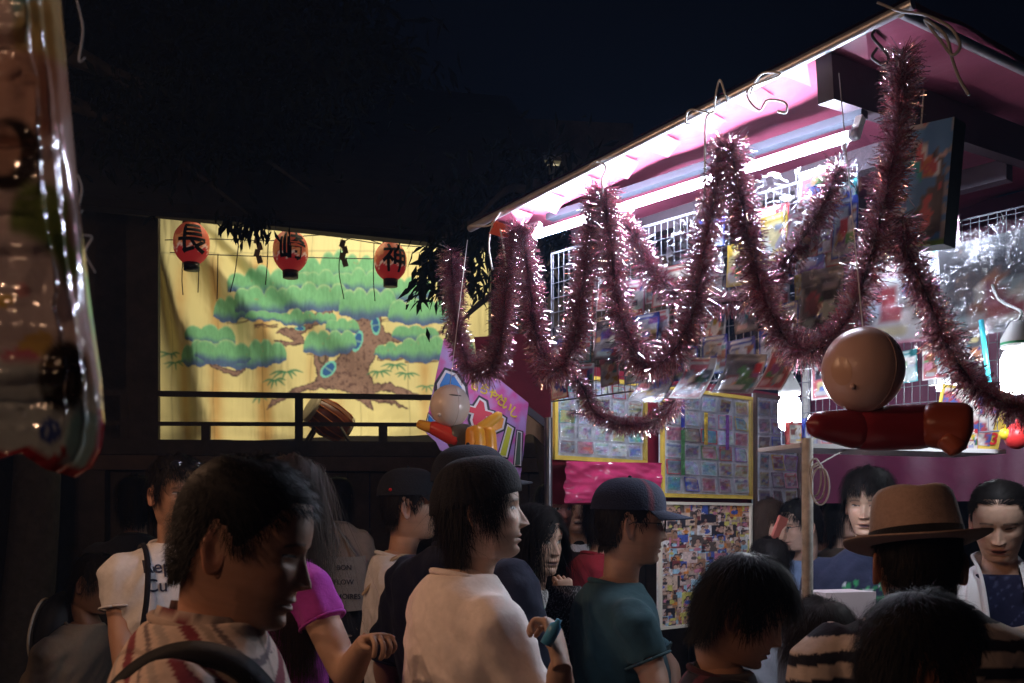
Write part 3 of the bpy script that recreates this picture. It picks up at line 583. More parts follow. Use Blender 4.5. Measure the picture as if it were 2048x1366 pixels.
# clear bags bunched at the top of the rack
def bag_film(px, py, off, w_, h_, label, seed):
    c = FP(px,py,off); X, Y = np.meshgrid(np.linspace(-.5,.5,22), np.linspace(-.5,.5,22)); D = (vnoise(X*5+seed, Y*4+seed, seed)-.5)*.09+.03*np.cos(X*3)
    pin = 1-.55*sstep(.0,.5,Y)
    G = np.array(c)+np.array(-u)*(X*w_*pin)[...,None]+np.array(UP)*(Y*h_+.02*vnoise(X*6,Y*2,seed+3))[...,None]-np.array(v)*D[...,None]; q = MB(); q.grid(G)
    tag(q.build('plastic_bag', clear_mat('milky_film', (.93,.94,.97), .09, .32)), label, 'plastic bag', 'clear bags hooked on the racks')
for i, a in enumerate(((1372,487,.0,.15,.10,'crumpled clear bag hooked left of the second tinsel peak'),(1545,392,.0,.13,.09,'shiny clear bag just under the tube beside the second tinsel peak'),(1610,445,-.02,.14,.16,'clear bag glinting left of the short tinsel end'),(1715,330,.0,.09,.17,'long clear bag drooping beside the near tinsel strand'),(1650,535,.0,.16,.12,'clear bag folded over the four-pocket sleeve'),(1430,560,.0,.10,.14,'clear bag between the two long tinsel strands'),(2020,490,.4,.16,.14,'dark clear bag in the far corner below the rafter'))): bag_film(*a, 40+i)

# ---- foil card boards on the end sheet
M_foil = mat('card_foil', rough=.22, metal=.12, attr=True, noise=(60,.25), bump=(90,.5)); M_yel = mat('yellow_frame', (.72,.50,.08), .5, noise=(30,.15)); M_back = mat('board_foil_back', (.75,.77,.82), .3, .2, noise=(25,.4))
Rb = Matrix((v, -u, UP)).transposed()
def frame_rect(par, c, w_, h_, t, m, d=.014):
    for a, b_, ww, hh in ((0,h_/2-t/2,w_,t),(0,-h_/2+t/2,w_,t),(-w_/2+t/2,0,t,h_-2*t-.001),(w_/2-t/2,0,t,h_-2*t-.001)):
        q = MB(); q.box(c+v*a+UP*b_-u*.004, (ww,d,hh), Rb); q.build('frame_bar', m, par, smooth=False)
def card_board(corners, s, nx, ny, label, tone, fm, skip=(), strips=()):
    a, b_ = BP(corners[0], corners[1], s), BP(corners[2], corners[3], s); o0, o1 = (a-T2).dot(v), (b_-T2).dot(v); a2 = BP(corners[0], corners[3], s)
    z1 = a.z; z0 = a2.z; w_ = o1-o0; h_ = z1-z0; c = Q(s,(o0+o1)/2,(z0+z1)/2); B_ = thing('card_board', label, 'card board', 'foil card boards on the end sheet')
    q = MB(); q.box(c+u*.006, (w_,.008,h_), Rb); q.build('backing', M_back, B_, smooth=False); frame_rect(B_, c, w_, h_, .016, fm)
    cw, chh = (w_-.045)/nx, (h_-.045)/ny
    for j in range(ny):
        for i in range(nx):
            if (i,j) in skip: continue
            seedc[0] += 1; r = np.random.default_rng(seedc[0]); cc = c+v*((i-(nx-1)/2)*cw)+UP*((j-(ny-1)/2)*chh)-u*(.004+.003*r.random())
            Rr = Matrix.Rotation(r.uniform(-.04,.04), 3, u) @ Matrix.Rotation(r.uniform(-.16,.16), 3, 'Z') @ Matrix.Rotation(r.uniform(-.22,.12), 3, v); X, Y = np.meshgrid(np.linspace(-.5,.5,9), np.linspace(-.5,.5,11))
            G = np.array(cc)+np.array(Rr@v)*(X*cw*.86)[...,None]+np.array(Rr@UP)*(Y*chh*.88)[...,None]-np.array(u)*(.002*np.cos(X*3))[...,None]
            hz = vnoise(X*3+seedc[0], Y*3, seedc[0]); hue = np.stack([.5+.3*np.sin(hz*9+k) for k in (0,2,4)], -1); base = np.array(tone)*(.45+1.0*vnoise(X*5, Y*5+seedc[0], 3))[...,None]
            tn = np.array([(.9,.92,.95),(.9,.92,.95),(.10,.10,.12),(.75,.42,.15),(.15,.55,.55),(.7,.15,.18),(.7,.6,.25),(.2,.3,.7),(.8,.75,.8),(.35,.3,.3)][r.integers(10)]); col_ = base*(.6+.8*hue)*tn*1.25; pt = pattern(r.choice(list(PAL)), 9, 11, seedc[0]); mk = r.uniform(.25,.7); col_ = col_*(1-mk)+pt*mk*1.1; bd = (abs(X) > .42)|(abs(Y) > .44); col_[bd] = np.array((.8,.8,.82)) if r.random() < .7 else np.array(PAL[r.choice(list(PAL))][0])*1.5  # palest silver tones put lamp glare into the card colour
            q = MB(); q.grid(G, col_); q.build('card', M_foil, B_, attr=True)
    for px0, py0, px1, py1, kc in strips:
        q = MB(); a_, b__ = BP(px0,py0,s-.02), BP(px1,py1,s-.02); q.bar(a_, b__, .022, .002, up=-u); q.build('foil_strip', mat('foil_'+kc, tuple(np.array(PAL[kc][0])*1.6), .3, .5, noise=(80,.6)), B_, smooth=False)
    X, Y = np.meshgrid(np.linspace(-.5,.5,24), np.linspace(-.5,.5,24)); q = MB(); q.grid(np.array(c-u*.022)+np.array(v)*(X*(w_-.03))[...,None]+np.array(UP)*(Y*(h_-.03))[...,None]-np.array(u)*((vnoise(X*5+nx,Y*5,9+ny)-.5)*.02)[...,None]); q.build('clear_cover', clear_mat('cover_film', (.97,.98,1), .16, .16), B_)
    return B_
card_board((1106,742,1291,919), 1.30, 5, 5, 'yellow framed board of silver foil cards with painted glare, below the low tinsel', (.95,.97,1.0), M_yel)
card_board((1321,770,1502,994), 1.30, 5, 6, 'yellow framed board of foil cards with green, gold and blue strips', (.80,.82,.9), M_yel, (), ((1366,860,1366,950,'green'),(1412,825,1412,890,'yellow'),(1366,800,1366,855,'blue'),(1455,830,1455,900,'purple')))
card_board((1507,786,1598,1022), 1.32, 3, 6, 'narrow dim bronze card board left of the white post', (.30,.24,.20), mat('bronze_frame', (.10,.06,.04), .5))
ph = thing('photo_board', 'white framed board covered in hundreds of small snapshots of faces', 'photo board'); a, b_ = BP(1317,1003,1.30), BP(1501,1262,1.30); a2 = BP(1317,1260,1.30); o0, o1 = (a-T2).dot(v), (b_-T2).dot(v); w_, h_ = o1-o0, a.z-a2.z; c = Q(1.30,(o0+o1)/2,(a.z+a2.z)/2)
q = MB(); q.box(c+u*.006, (w_,.008,h_), Rb); q.build('backing', M_white, ph, smooth=False); frame_rect(ph, c, w_, h_, .012, mat('cream_frame', (.66,.60,.48), .5))
nx, ny = 150, 190; X, Y = np.meshgrid(np.linspace(-.5,.5,nx), np.linspace(-.5,.5,ny)); pc = np.zeros((ny,nx,3)); pc[:] = (.4,.3,.25); r = np.random.default_rng(5); pk = [(.65,.62,.6),(.03,.03,.04),(.6,.22,.05),(.06,.10,.35),(.5,.18,.25),(.30,.16,.09),(.55,.40,.30),(.10,.08,.07),(.55,.5,.12),(.3,.5,.6),(.2,.05,.05),(.6,.45,.40),(.5,.30,.22)]
for k in range(420):
    x, y = r.integers(0,nx), r.integers(0,ny); a_, b__ = r.integers(4,13), r.integers(4,12); sl = np.s_[max(0,y-b__):y+b__, max(0,x-a_):x+a_]; A = pk[r.integers(len(pk))]; pc[sl] = A
    for e in range(r.integers(1,4)):                     # heads and shoulders inside each snapshot
        ex_, ey_, er = x+r.integers(-a_,a_+1)*.7, y+r.integers(-b__,b__+1)*.5, r.uniform(2,4.2); YY, XX = np.mgrid[max(0,y-b__):min(ny,y+b__), max(0,x-a_):min(nx,x+a_)]
        sub = pc[sl]; m1 = (XX-ex_)**2+(YY-ey_-1.6)**2 < er**2; m2 = (XX-ex_)**2+(YY-ey_)**2 < (er*.8)**2; m3 = ((XX-ex_)/1.6)**2+(YY-ey_+er*1.6)**2 < er**2
        sub[m3] = pk[r.integers(len(pk))]; sub[m1] = (.05,.03,.03); sub[m2] = np.array((.5,.30,.22))*r.uniform(.5,1.1)
pc *= (.55+.9*vnoise(X*60,Y*70,3))[...,None]; q = MB(); q.grid(np.array(c-u*.0005)+np.array(v)*(X*(w_-.024))[...,None]+np.array(UP)*(Y*(h_-.024))[...,None], pc); q.build('snapshots', mat('glossy_print', rough=.3, attr=True), ph, attr=True)
# ---- pink plastic sheet hung under the silver board
X, Y = np.meshgrid(np.linspace(0,1,40), np.linspace(0,1,26)); a, b_ = BP(1130,922,1.27), BP(1322,926,1.27); G = np.array(a)[None,None]*(1-X[...,None])+np.array(b_)*X[...,None]; G[...,2] -= Y*.155
G -= np.array(u)*((vnoise(X*7,Y*5,4)-.5)*.03+(vnoise(X*14,Y*12,5)-.5)*.012)[...,None]; q = MB(); q.grid(G); tag(q.build('plastic_sheet', mat('shiny_pink_plastic', (.46,.04,.12), .12, spec=.7, coat=.4)), 'shiny pink plastic sheet hanging below the silver card board', 'plastic sheet')
# ---- yellow slanted board with number
yb = thing('prize_board', 'slanted yellow edged prize board with a red numeral near the corner bulb', 'prize board'); c = P(1940,838,2.98); Ry = Matrix.Rotation(.10,3,'Y')@Matrix.Rotation(.25,3,'X'); q = MB(); q.box(c, (.20,.01,.19), Ry); q.build('backing', M_yel, yb, smooth=False)
X, Y = np.meshgrid(np.linspace(-.5,.5,26), np.linspace(-.5,.5,26)); loc = np.stack([X*.165-.012, 0*X-.009, Y*.16+.006], -1)@np.array(Ry).T+np.array(c); z = vnoise(X*6+2,Y*6,5); cc = np.zeros((26,26,3)); cc[:] = (.5,.42,.4); cc[z > .5] = (.35,.06,.08); cc[z > .6] = (.06,.1,.3); cc[z < .38] = (.62,.6,.58); q = MB(); q.grid(loc, cc); q.build('picture', M_print, yb, attr=True)
vt, ft = text_mesh('3', .05, .001); q = MB(); q.add(np.stack([vt[:,0]+.078, 0*vt[:,0]-.012, vt[:,1]-.05], -1)@np.array(Ry).T+np.array(c), ft); q.build('numeral', mat('red_ink', (.6,.02,.03), .5), yb, smooth=False)
# ---- small boxes lined up on the hanging shelf
for i in range(13):
    k = ['white','blue','red','teal','grey','pink'][(i*5+2) % 6]; t = .03+i*.072; c = sa.lerp(sb,t)+sn*.05+V(0,0,.032+.006*(i % 3)); hh = .062+.012*(i % 3)
    packet(c+V(0,0,.0), .040, hh, k, f'small {k} card box standing {ordn[i]} from the white post on the hanging shelf', rt=sd, nrm=-sn, bag=False, group='boxes on the hanging shelf', thick=.02, name='card_box', cat='box')
st = MB(); st.tube([P(1962,640,2.75), P(1978,765,2.75)], .007, 8); tag(st.build('cyan_stick', mat('cyan_plastic', (.05,.5,.6), .3)), 'cyan plastic stick toy leaning on the corner rack', 'toy')
for px, py, r_, m_, l in ((2034,872,.036,mat('red_rubber', (.6,.03,.03), .35),'red toy ball at the end of the hanging shelf'),(2010,868,.016,mat('yellow_rubber', (.7,.5,.03), .35),'small yellow toy ball beside the red one')):
    q = MB(); q.sphere(P(px,py,2.85), (r_,r_,r_*1.05)); q.tube([P(px,py,2.85)+V(0,0,r_), P(px,py,2.85)+V(0,0,r_+.012)], .004, 6); tag(q.build('toy_ball', m_), l, 'ball')

# ================================================================== TINSEL GARLANDS
M_tin = mat('tinsel_foil', rough=.17, metal=1, attr=True)
def garland(label, pts, r0, r1, seed, dens=9500, dark=0):
    rr = np.random.default_rng(seed); pts = [FP(x,y,o) for x, y, o in pts]; cv = catmull(pts, 160); seg = np.linalg.norm(np.diff(cv,axis=0),axis=1); Lc = np.concatenate([[0],np.cumsum(seg)]); n = int(Lc[-1]*dens)
    T_ = thing('tinsel_garland', label, 'garland', 'tinsel garlands on the toy stall')
    q = MB(); q.tube(cv[::2], .0025, 5); q.build('core_wire', M_beam, T_)
    t = rr.uniform(0,Lc[-1],n); c = np.stack([np.interp(t,Lc,cv[:,k]) for k in range(3)],-1); tg = np.stack([np.interp(t,Lc,np.gradient(cv[:,k])) for k in range(3)],-1); tg /= np.linalg.norm(tg,axis=1)[:,None]
    d = rr.normal(0,1,(n,3)); d -= tg*(d*tg).sum(1)[:,None]; d /= np.linalg.norm(d,axis=1)[:,None]; d += tg*rr.normal(.25,.35,n)[:,None]; d /= np.linalg.norm(d,axis=1)[:,None]
    R_ = 1.12*np.interp(t/Lc[-1],[0,1],[r0,r1])*rr.uniform(.5,1.22,n)*(.72+.5*vnoise(t*16,t*0,seed)); sd_ = np.cross(d, rr.normal(0,1,(n,3))); sd_ /= np.linalg.norm(sd_,axis=1)[:,None]; nn = np.cross(d,sd_); bend = rr.normal(0,.3,n); wd = rr.uniform(.0005,.0012,n)[:,None]
    V_ = []
    for k in (0,.5,1): ctr = c+d*(R_*k)[:,None]+nn*(R_*bend*k*k)[:,None]-np.array((0,0,1.))*(R_*.10*k*k)[:,None]; tw = sd_*math.cos(k*1.1)+nn*math.sin(k*1.1); V_ += [ctr-tw*wd, ctr+tw*wd]
    v_ = np.stack(V_,1).reshape(-1,3); f = [q_ for i in range(n) for q_ in ((6*i,6*i+1,6*i+3,6*i+2),(6*i+2,6*i+3,6*i+5,6*i+4))]
    pal = np.array([(.92,.50,.58),(.96,.84,.87),(.76,.30,.38),(.62,.42,.56),(.90,.62,.40),(.94,.92,.94)]); ci = rr.choice(6, n, p=[.27,.30,.15,.08,.05,.15]); q = MB(); q.add(v_, f, np.repeat(pal[ci],6,0)); tag(q.build('tinsel', M_tin, T_, smooth=False, attr=True), kind='stuff'); return T_
e = -.14
garland('pink tinsel loop at the far end of the stall, over the painted sign', [(903,498,e),(906,580,e),(912,650,e),(935,722,e),(972,742,e),(1000,690,e),(1012,580,e),(1030,500,e),(1042,452,e)], .048,.050, 1)
garland('pink tinsel loop between the first and second tie on the eave', [(1040,452,e),(1058,560,e),(1072,670,e),(1108,742,e),(1146,690,e),(1166,560,e),(1185,450,e),(1200,378,e)], .046,.052, 2)
garland('pink tinsel loop between the second and third tie, before the blue packets', [(1210,380,e),(1222,500,e),(1240,630,e),(1288,728,e),(1335,715,e),(1384,630,e),(1412,480,e),(1440,345,e),(1452,282,e)], .050,.046, 3)
garland('long dark tinsel loop from the third tie to the near roof corner', [(1460,285,e),(1485,420,e),(1520,570,e),(1580,688,e),(1640,696,e),(1702,625,e),(1745,500,e),(1785,330,e),(1802,200,e),(1806,105,e)], .048,.044, 4)
garland('low tinsel loop hanging across the silver card board', [(1120,745,.0),(1160,765,.02),(1190,825,.04),(1250,850,.06),(1310,842,.06),(1352,800,.04)], .034,.036, 5)
garland('short tinsel swag inside the stall behind the long loops', [(1215,420,-.02),(1262,462,-.02),(1305,545,-.02),(1360,590,-.02),(1430,606,-.02),(1510,590,-.02),(1590,500,-.02),(1640,420,-.02),(1682,335,-.02)], .040,.042, 6)
garland('dark tinsel strand drooping to the corner bulb at the frame edge', [(1806,430,-.1),(1812,500,-.08),(1845,570,-.06),(1885,665,-.05),(1930,745,-.05),(1985,795,-.05),(2060,820,-.05),(2120,800,-.05)], .044,.044, 7)
garland('green tinsel scrap crossing the silver card board', [(1118,835,.25),(1150,826,.25),(1185,838,.25)], .018,.018, 8, 2000) 
# ---- ropes and ties
ropes = [('white rope tie at the far end of the eave pole', [(940,452),(975,452),(990,440),(1000,425),(985,450),(978,490),(985,540)]),('thin white cord hanging behind the first tinsel tie',[(1000,455),(1008,500),(1012,530)]),('rope bow tied at the second tinsel peak',[(1180,330),(1195,322),(1212,335),(1204,360),(1206,385)]),('looped rope tied at the third tinsel peak',[(1455,205),(1440,160),(1430,200),(1425,225),(1380,220),(1372,245),(1380,248)]),('long cord dropping from the third tie past the tube',[(1425,222),(1412,240),(1410,300),(1409,380),(1400,420),(1385,445)]),('white cord knotted round the rafter end',[(1500,190),(1512,160),(1530,145),(1560,150),(1500,175),(1498,200),(1520,220),(1535,200),(1570,205),(1572,225),(1555,222)]),('grey cable bow tied at the near roof corner',[(1755,5),(1800,22),(1850,30),(1900,55),(1920,90),(1905,110),(1880,80),(1850,40),(1890,70),(1905,120),(1920,160),(1938,190)]),('black cord looped at the near roof corner',[(1750,60),(1746,75),(1775,110),(1770,130),(1745,115),(1755,95)])]
for i, (l, pts) in enumerate(ropes):
    q = MB(); q.tube(catmull([FP(x,y,-.155-.004*(j % 3)) for j, (x,y) in enumerate(pts)], 12*len(pts)), .0030 if i < 6 else .0036, 6)
    tag(q.build('rope', M_rope if i < 6 else (mat('grey_cable', (.22,.22,.22), .6) if i == 6 else M_blk)), l, 'rope', 'ropes tied along the eave')
q = MB(); cable = []
for k in range(3):
    th = np.linspace(0,2*np.pi,24); c = P(1627,955,2.68); q.tube([c+V(.017*math.sin(t)*(1+.2*k)+.006*k, -.012-.004*k, .05*math.cos(t)-.012*k) for t in th], .0026, 6)
q.tube(catmull([P(1627,935,2.68), P(1680,905,2.75), P(1720,890,2.8)], 10), .0022, 6)
tag(q.build('coiled_cable', M_rope), 'coil of white cable hung on the white post', 'cable')
# orange cloth scrap at the far tie
q = MB(); X, Y = np.meshgrid(np.linspace(0,1,8), np.linspace(0,1,6)); a = FP(978,437,-.15); b_ = FP(1018,450,-.15); G = np.array(a)[None,None]*(1-X[...,None])+np.array(b_)*X[...,None]; G[...,2] -= Y*.05; G += np.array(v)*(.02*np.sin(X*7+Y*3))[...,None]; q.grid(G); tag(q.build('cloth_scrap', mat('orange_red_cloth', (.62,.10,.05), .7)), 'orange red cloth scrap knotted at the far end of the eave', 'cloth')

# ================================================================== INFLATABLES
M_vin = mat('vinyl', rough=.3, attr=True, spec=.4, coat=.12, bump=(25,.12))
def inflatable(label, c, r, dirx, body, scheme):
    I = thing('inflatable_doll', label, 'inflatable toy'); q = MB()
    q.sphere(c, (r,r,r*1.06), n=40, m=28, col=scheme['skin']); hd = q.build('head', M_vin, I, attr=True)
    q = MB(); q.tube([V(*c)+V(r*1.002*math.sin(t)*.5, -r*1.002*math.sin(t)*.866, r*1.06*1.002*math.cos(t)) for t in np.linspace(0,2*np.pi,49)], .0011, 5, col=np.array(scheme['skin'])*.8); q.tube([V(*c)+V(-r*.5,-r*.72,-r*.5), V(*c)+V(-r*.53,-r*.78,-r*.53)], .006, 8, col=scheme['skin']); q.build('seam', M_vin, hd, attr=True)
    for a, e_, rr, col_, nm in body:
        q = MB(); n = 14; t = np.linspace(0,1,n); pr = rr[0]*(1-t)+rr[1]*t; prf = pr*np.sqrt(np.clip(1-(2*t-1)**6,0,1)); prf[[0,-1]] = .001; q.tube([V(*a).lerp(V(*e_),k) for k in t], prf, 20, col=col_); q.build(nm, M_vin, I, attr=True)
    return I
yb_ = 2.15; k = yb_/F
c = P(1726,740,yb_); skin = (.60,.40,.35)
big = inflatable('large inflatable doll with round tan head and long red body, backlit', c, 80*k, 1,
  [(P(1612,846,yb_), P(1735,862,yb_+.02), (24*k,44*k), (.22,.018,.025), 'arm'), (P(1690,858,yb_+.02), P(1885,852,yb_+.03), (46*k,46*k), (.26,.022,.03), 'body'), (P(1835,846,yb_+.02), P(1948,858,yb_-.02), (44*k,52*k), (.32,.06,.025), 'boot'), (P(1890,870,yb_-.02), P(1922,905,yb_-.04), (26*k,20*k), (.32,.07,.03), 'toe')], {'skin': skin})
def decal(par, c, r, ang0, zz0, w_, h_, colr, name, th=0):     # printed mark that follows the ball
    X, Y = np.meshgrid(np.linspace(-1,1,13), np.linspace(-1,1,7)); m = np.stack([X*w_, Y*h_*np.sqrt(np.clip(1-X**2,0,1))], -1); a = ang0+m[...,0]*math.cos(th)-m[...,1]*math.sin(th); b_ = zz0+m[...,0]*math.sin(th)+m[...,1]*math.cos(th)
    rr = r*1.004; G = np.stack([np.cos(b_)*np.cos(a)*rr, np.cos(b_)*np.sin(a)*rr, np.sin(b_)*rr*1.06], -1)+np.array(c); q = MB(); q.grid(G); return q.build(name, colr, par)
decal(big, c, 80*k, -2.45, -.12, .30,.34, mat('ochre_print', (.54,.33,.24), .3), 'printed_ear', .3)
decal(big, c, 80*k, -.72, .42, .13,.05, mat('black_print', (.01,.01,.01), .3), 'printed_brow', -.2)
q = MB(); q.tube([c+V(0,0,80*k), c+V(.03,.25,.75)], .0012, 5); q.build('string', M_rope, big)
ys = 3.35; k = ys/F; c = P(900,812,ys)
sm = inflatable('small inflatable doll with white round head, red arm and orange feet', c, 40*k, 1,
  [(P(833,846,ys), P(868,858,ys), (9*k,12*k), (.75,.36,.04), 'hand'), (P(855,850,ys), P(925,882,ys), (13*k,20*k), (.62,.05,.03), 'arm'), (P(895,868,ys+.01), P(945,878,ys+.02), (26*k,28*k), (.10,.09,.07), 'body'), (P(950,850,ys-.02), P(952,912,ys-.02), (19*k,22*k), (.80,.34,.03), 'foot'), (P(976,852,ys), P(978,912,ys), (15*k,18*k), (.80,.34,.03), 'foot'), (P(955,862,ys), P(1004,826,ys+.02), (13*k,9*k), (.78,.40,.05), 'hand')], {'skin': (.72,.62,.56)})
decal(sm, c, 40*k, -1.2, .42, .38,.035, MATS['black_print'], 'printed_brow', -.05)
q = MB(); q.tube([c+V(0,0,40*k), FP(935,480,-.14)], .0012, 5); q.build('string', M_rope, sm)

# ================================================================== NEIGHBOUR STALL AND ITS SIGN
nb = thing('neighbour_stall', 'dark maroon awning of the next stall behind the painted sign', 'stall')
M_mar = mat('maroon_tarpaulin', (.13,.012,.02), .6, noise=(5,.25), bump=(10,.4))
A_ = [P(948,674,4.6), P(1108,664,5.0), P(1160,880,5.0), P(1105,856,4.5), P(955,738,4.45)]
q = MB(); n0 = (A_[1]-A_[0]).cross(A_[4]-A_[0]).normalized(); vs = [tuple(p) for p in A_]+[tuple(p+V(0,.04,0)) for p in A_]; q.add(vs, [(0,1,2,3,4),(9,8,7,6,5)]+[(i,(i+1) % 5,(i+1) % 5+5,i+5) for i in range(5)]); q.build('awning', M_mar, nb, smooth=False)
q = MB(); q.bar(A_[4]+V(0,-.01,-.008), A_[3]+V(0,-.01,-.008), .02, .03); q.build('awning_bar', M_beam, nb, smooth=False)
pole('post', V(P(968,900,4.7).x,4.7,0), P(968,700,4.7), .018, M_beam, nb); pole('post', V(P(1140,900,5.1).x,5.1,0), P(1140,700,5.1), .018, M_beam, nb)
q = MB(); X, Y = np.meshgrid(np.linspace(0,1,14), np.linspace(0,1,10)); a, b_ = P(1040,800,4.75), P(1110,800,4.75); G = np.array(a)[None,None]*(1-X[...,None])+np.array(b_)*X[...,None]; G[...,2] -= Y*(.19-.03*np.sin(X*6)); G[...,1] += .02*np.sin(X*9); q.grid(G); q.build('white_cloth', mat('white_cloth', (.62,.63,.68), .8), nb)
# painted sign, a shaped vinyl banner
sg = thing('painted_sign', 'purple pop-style shaped sign with bright lettering below the far tinsel', 'sign'); ysn = 3.95
ol = [(888,676),(906,690),(942,742),(1000,760),(1057,806),(1047,905),(1040,962),(962,966),(952,944),(934,952),(926,930),(908,934),(900,908),(880,900),(872,884),(852,866),(858,815),(868,770)]
def sp(x, y, d=0): p = P(x,y,ysn+(x-960)/F*1.2); p.y -= d; return p
q = MB(); n = len(ol); vs = [tuple(sp(*p)) for p in ol]+[tuple(sp(*p)+V(0,.006,0)) for p in ol]; q.add(vs, [tuple(range(n-1,-1,-1)), tuple(range(n,2*n))]+[(i,(i+1) % n,(i+1) % n+n,i+n) for i in range(n)])
def sign_mat():
    m = mat('sign_purple', (.40,.16,.46), .4); N = m.node_tree.nodes; L = m.node_tree.links; t = N.new('ShaderNodeTexCoord'); nn = N.new('ShaderNodeTexNoise'); nn.inputs['Scale'].default_value = 14; cr = N.new('ShaderNodeValToRGB')
    cr.color_ramp.elements[0].position = .4; cr.color_ramp.elements[0].color = (.36,.22,.50,1); cr.color_ramp.elements[1].position = .6; cr.color_ramp.elements[1].color = (.50,.07,.28,1); L.new(t.outputs['Object'], nn.inputs[0]); L.new(nn.outputs[0], cr.inputs[0]); L.new(cr.outputs[0], N['Principled BSDF'].inputs['Base Color']); return m
q.build('panel', sign_mat(), sg, smooth=False)
SC = {'black': (.012,.010,.02), 'white': (.62,.6,.62), 'blue': (.02,.16,.45), 'red': (.50,.02,.05), 'orange': (.62,.26,.03), 'lime': (.42,.45,.03), 'yellow': (.65,.48,.03), 'dkgreen': (.06,.10,.07)}
def shape(pts, kc, d, grow=0, name='letter_stroke'):
    pts = np.array(pts, float); c = pts.mean(0)
    if grow:
        n_ = len(pts); e1 = pts-np.roll(pts,1,0); e2 = np.roll(pts,-1,0)-pts; nn_ = np.stack([e1[:,1]/np.hypot(*e1.T)+e2[:,1]/np.hypot(*e2.T), -(e1[:,0]/np.hypot(*e1.T)+e2[:,0]/np.hypot(*e2.T))],-1); nn_ /= np.linalg.norm(nn_,axis=1)[:,None]+1e-6
        if ((pts+nn_-c)**2).sum() < ((pts-nn_-c)**2).sum(): nn_ = -nn_
        pts = pts+nn_*grow
    q = MB(); q.add([tuple(sp(x,y,d)) for x, y in pts], [tuple(range(len(pts)))]); q.build(name, mat('sign_'+kc, SC[kc], .4), sg, smooth=False)
def letter(pts, kc, w1=4, w2=8): shape(pts,'black',.004,w2,'letter_black_outline'); shape(pts,'white',.007,w1,'letter_outline'); shape(pts,kc,.010)  # black and white printed outlines around each letter
letter([(893,746),(908,752),(924,776),(930,798),(880,796),(880,770)],'blue',6,12)
letter([(858,830),(872,846),(862,852),(856,846)],'blue',3,6)
letter([(960,800),(968,806),(972,830),(972,856),(962,862),(950,856),(945,840),(952,815)],'red',5,10)
letter([(935,812),(985,826),(984,836),(934,824)],'red',4,8); letter([(945,902),(956,900),(955,912),(947,924)],'red',4,8)
letter([(1000,832),(1008,838),(1004,856),(978,868),(972,862)],'orange',4,8); letter([(1016,852),(1024,858),(1012,912),(1000,910)],'lime',4,8); letter([(1036,864),(1042,866),(1040,930),(1030,930)],'dkgreen',3,6)
txt = ['も','ち','ゃ','だ','い','し']; tp = [(950,770),(969,778),(986,788),(1001,800),(1014,812),(1030,826)]
for ch, (x, y) in zip(txt, tp):
    vt, ft = text_mesh(ch, .046, .0012); q = MB(); a = -.62; R2 = np.array([[math.cos(a),-math.sin(a)],[math.sin(a),math.cos(a)]]); w2 = vt[:,:2]@R2.T; c = sp(x,y,.006); q.add(np.stack([c.x+w2[:,0], c.y+0*w2[:,0]+w2[:,0]*.6*0, c.z+w2[:,1]],-1), ft); q.build('small_letter', mat('sign_yellow', SC['yellow'], .4), sg, smooth=False)
# ================================================================== PEOPLE
HF = np.array([(-.3,11.6),(3.6,11.1),(6.4,9.6),(8.2,7.2),(9.0,5.0),(9.35,3.0),(9.2,1.5),(8.9,.2),(9.0,-1.2),(9.15,-2.6),(9.2,-4.0),(9.25,-5.2),(9.2,-6.2),(9.05,-6.9),(8.95,-7.6),(8.7,-8.5),(8.6,-9.6),(8.2,-10.7),(7.0,-11.4),(5.0,-11.5),(3.7,-12.3),(3.0,-14),(2.4,-16.5),(2.2,-19),(2.4,-21)])
HB = np.array([(-.9,11.6),(-4.4,11.0),(-7.0,9.4),(-8.7,7.2),(-9.4,5.0),(-9.65,3.0),(-9.6,1.5),(-9.4,.2),(-9.0,-1.2),(-8.4,-2.6),(-7.8,-4.0),(-7.3,-5.0),(-7.0,-5.7),(-6.8,-6.3),(-6.7,-6.9),(-6.6,-7.6),(-6.5,-8.4),(-6.45,-9.2),(-6.4,-10),(-6.45,-10.8),(-6.6,-12),(-6.9,-14),(-7.4,-16.5),(-8.0,-19),(-8.6,-21)])
HW = np.array([.2,4.4,6.3,7.2,7.55,7.65,7.6,7.5,7.35,7.15,6.95,6.7,6.45,6.25,6.05,5.8,5.5,5.1,4.85,4.9,5.05,5.15,5.4,5.9,6.8])
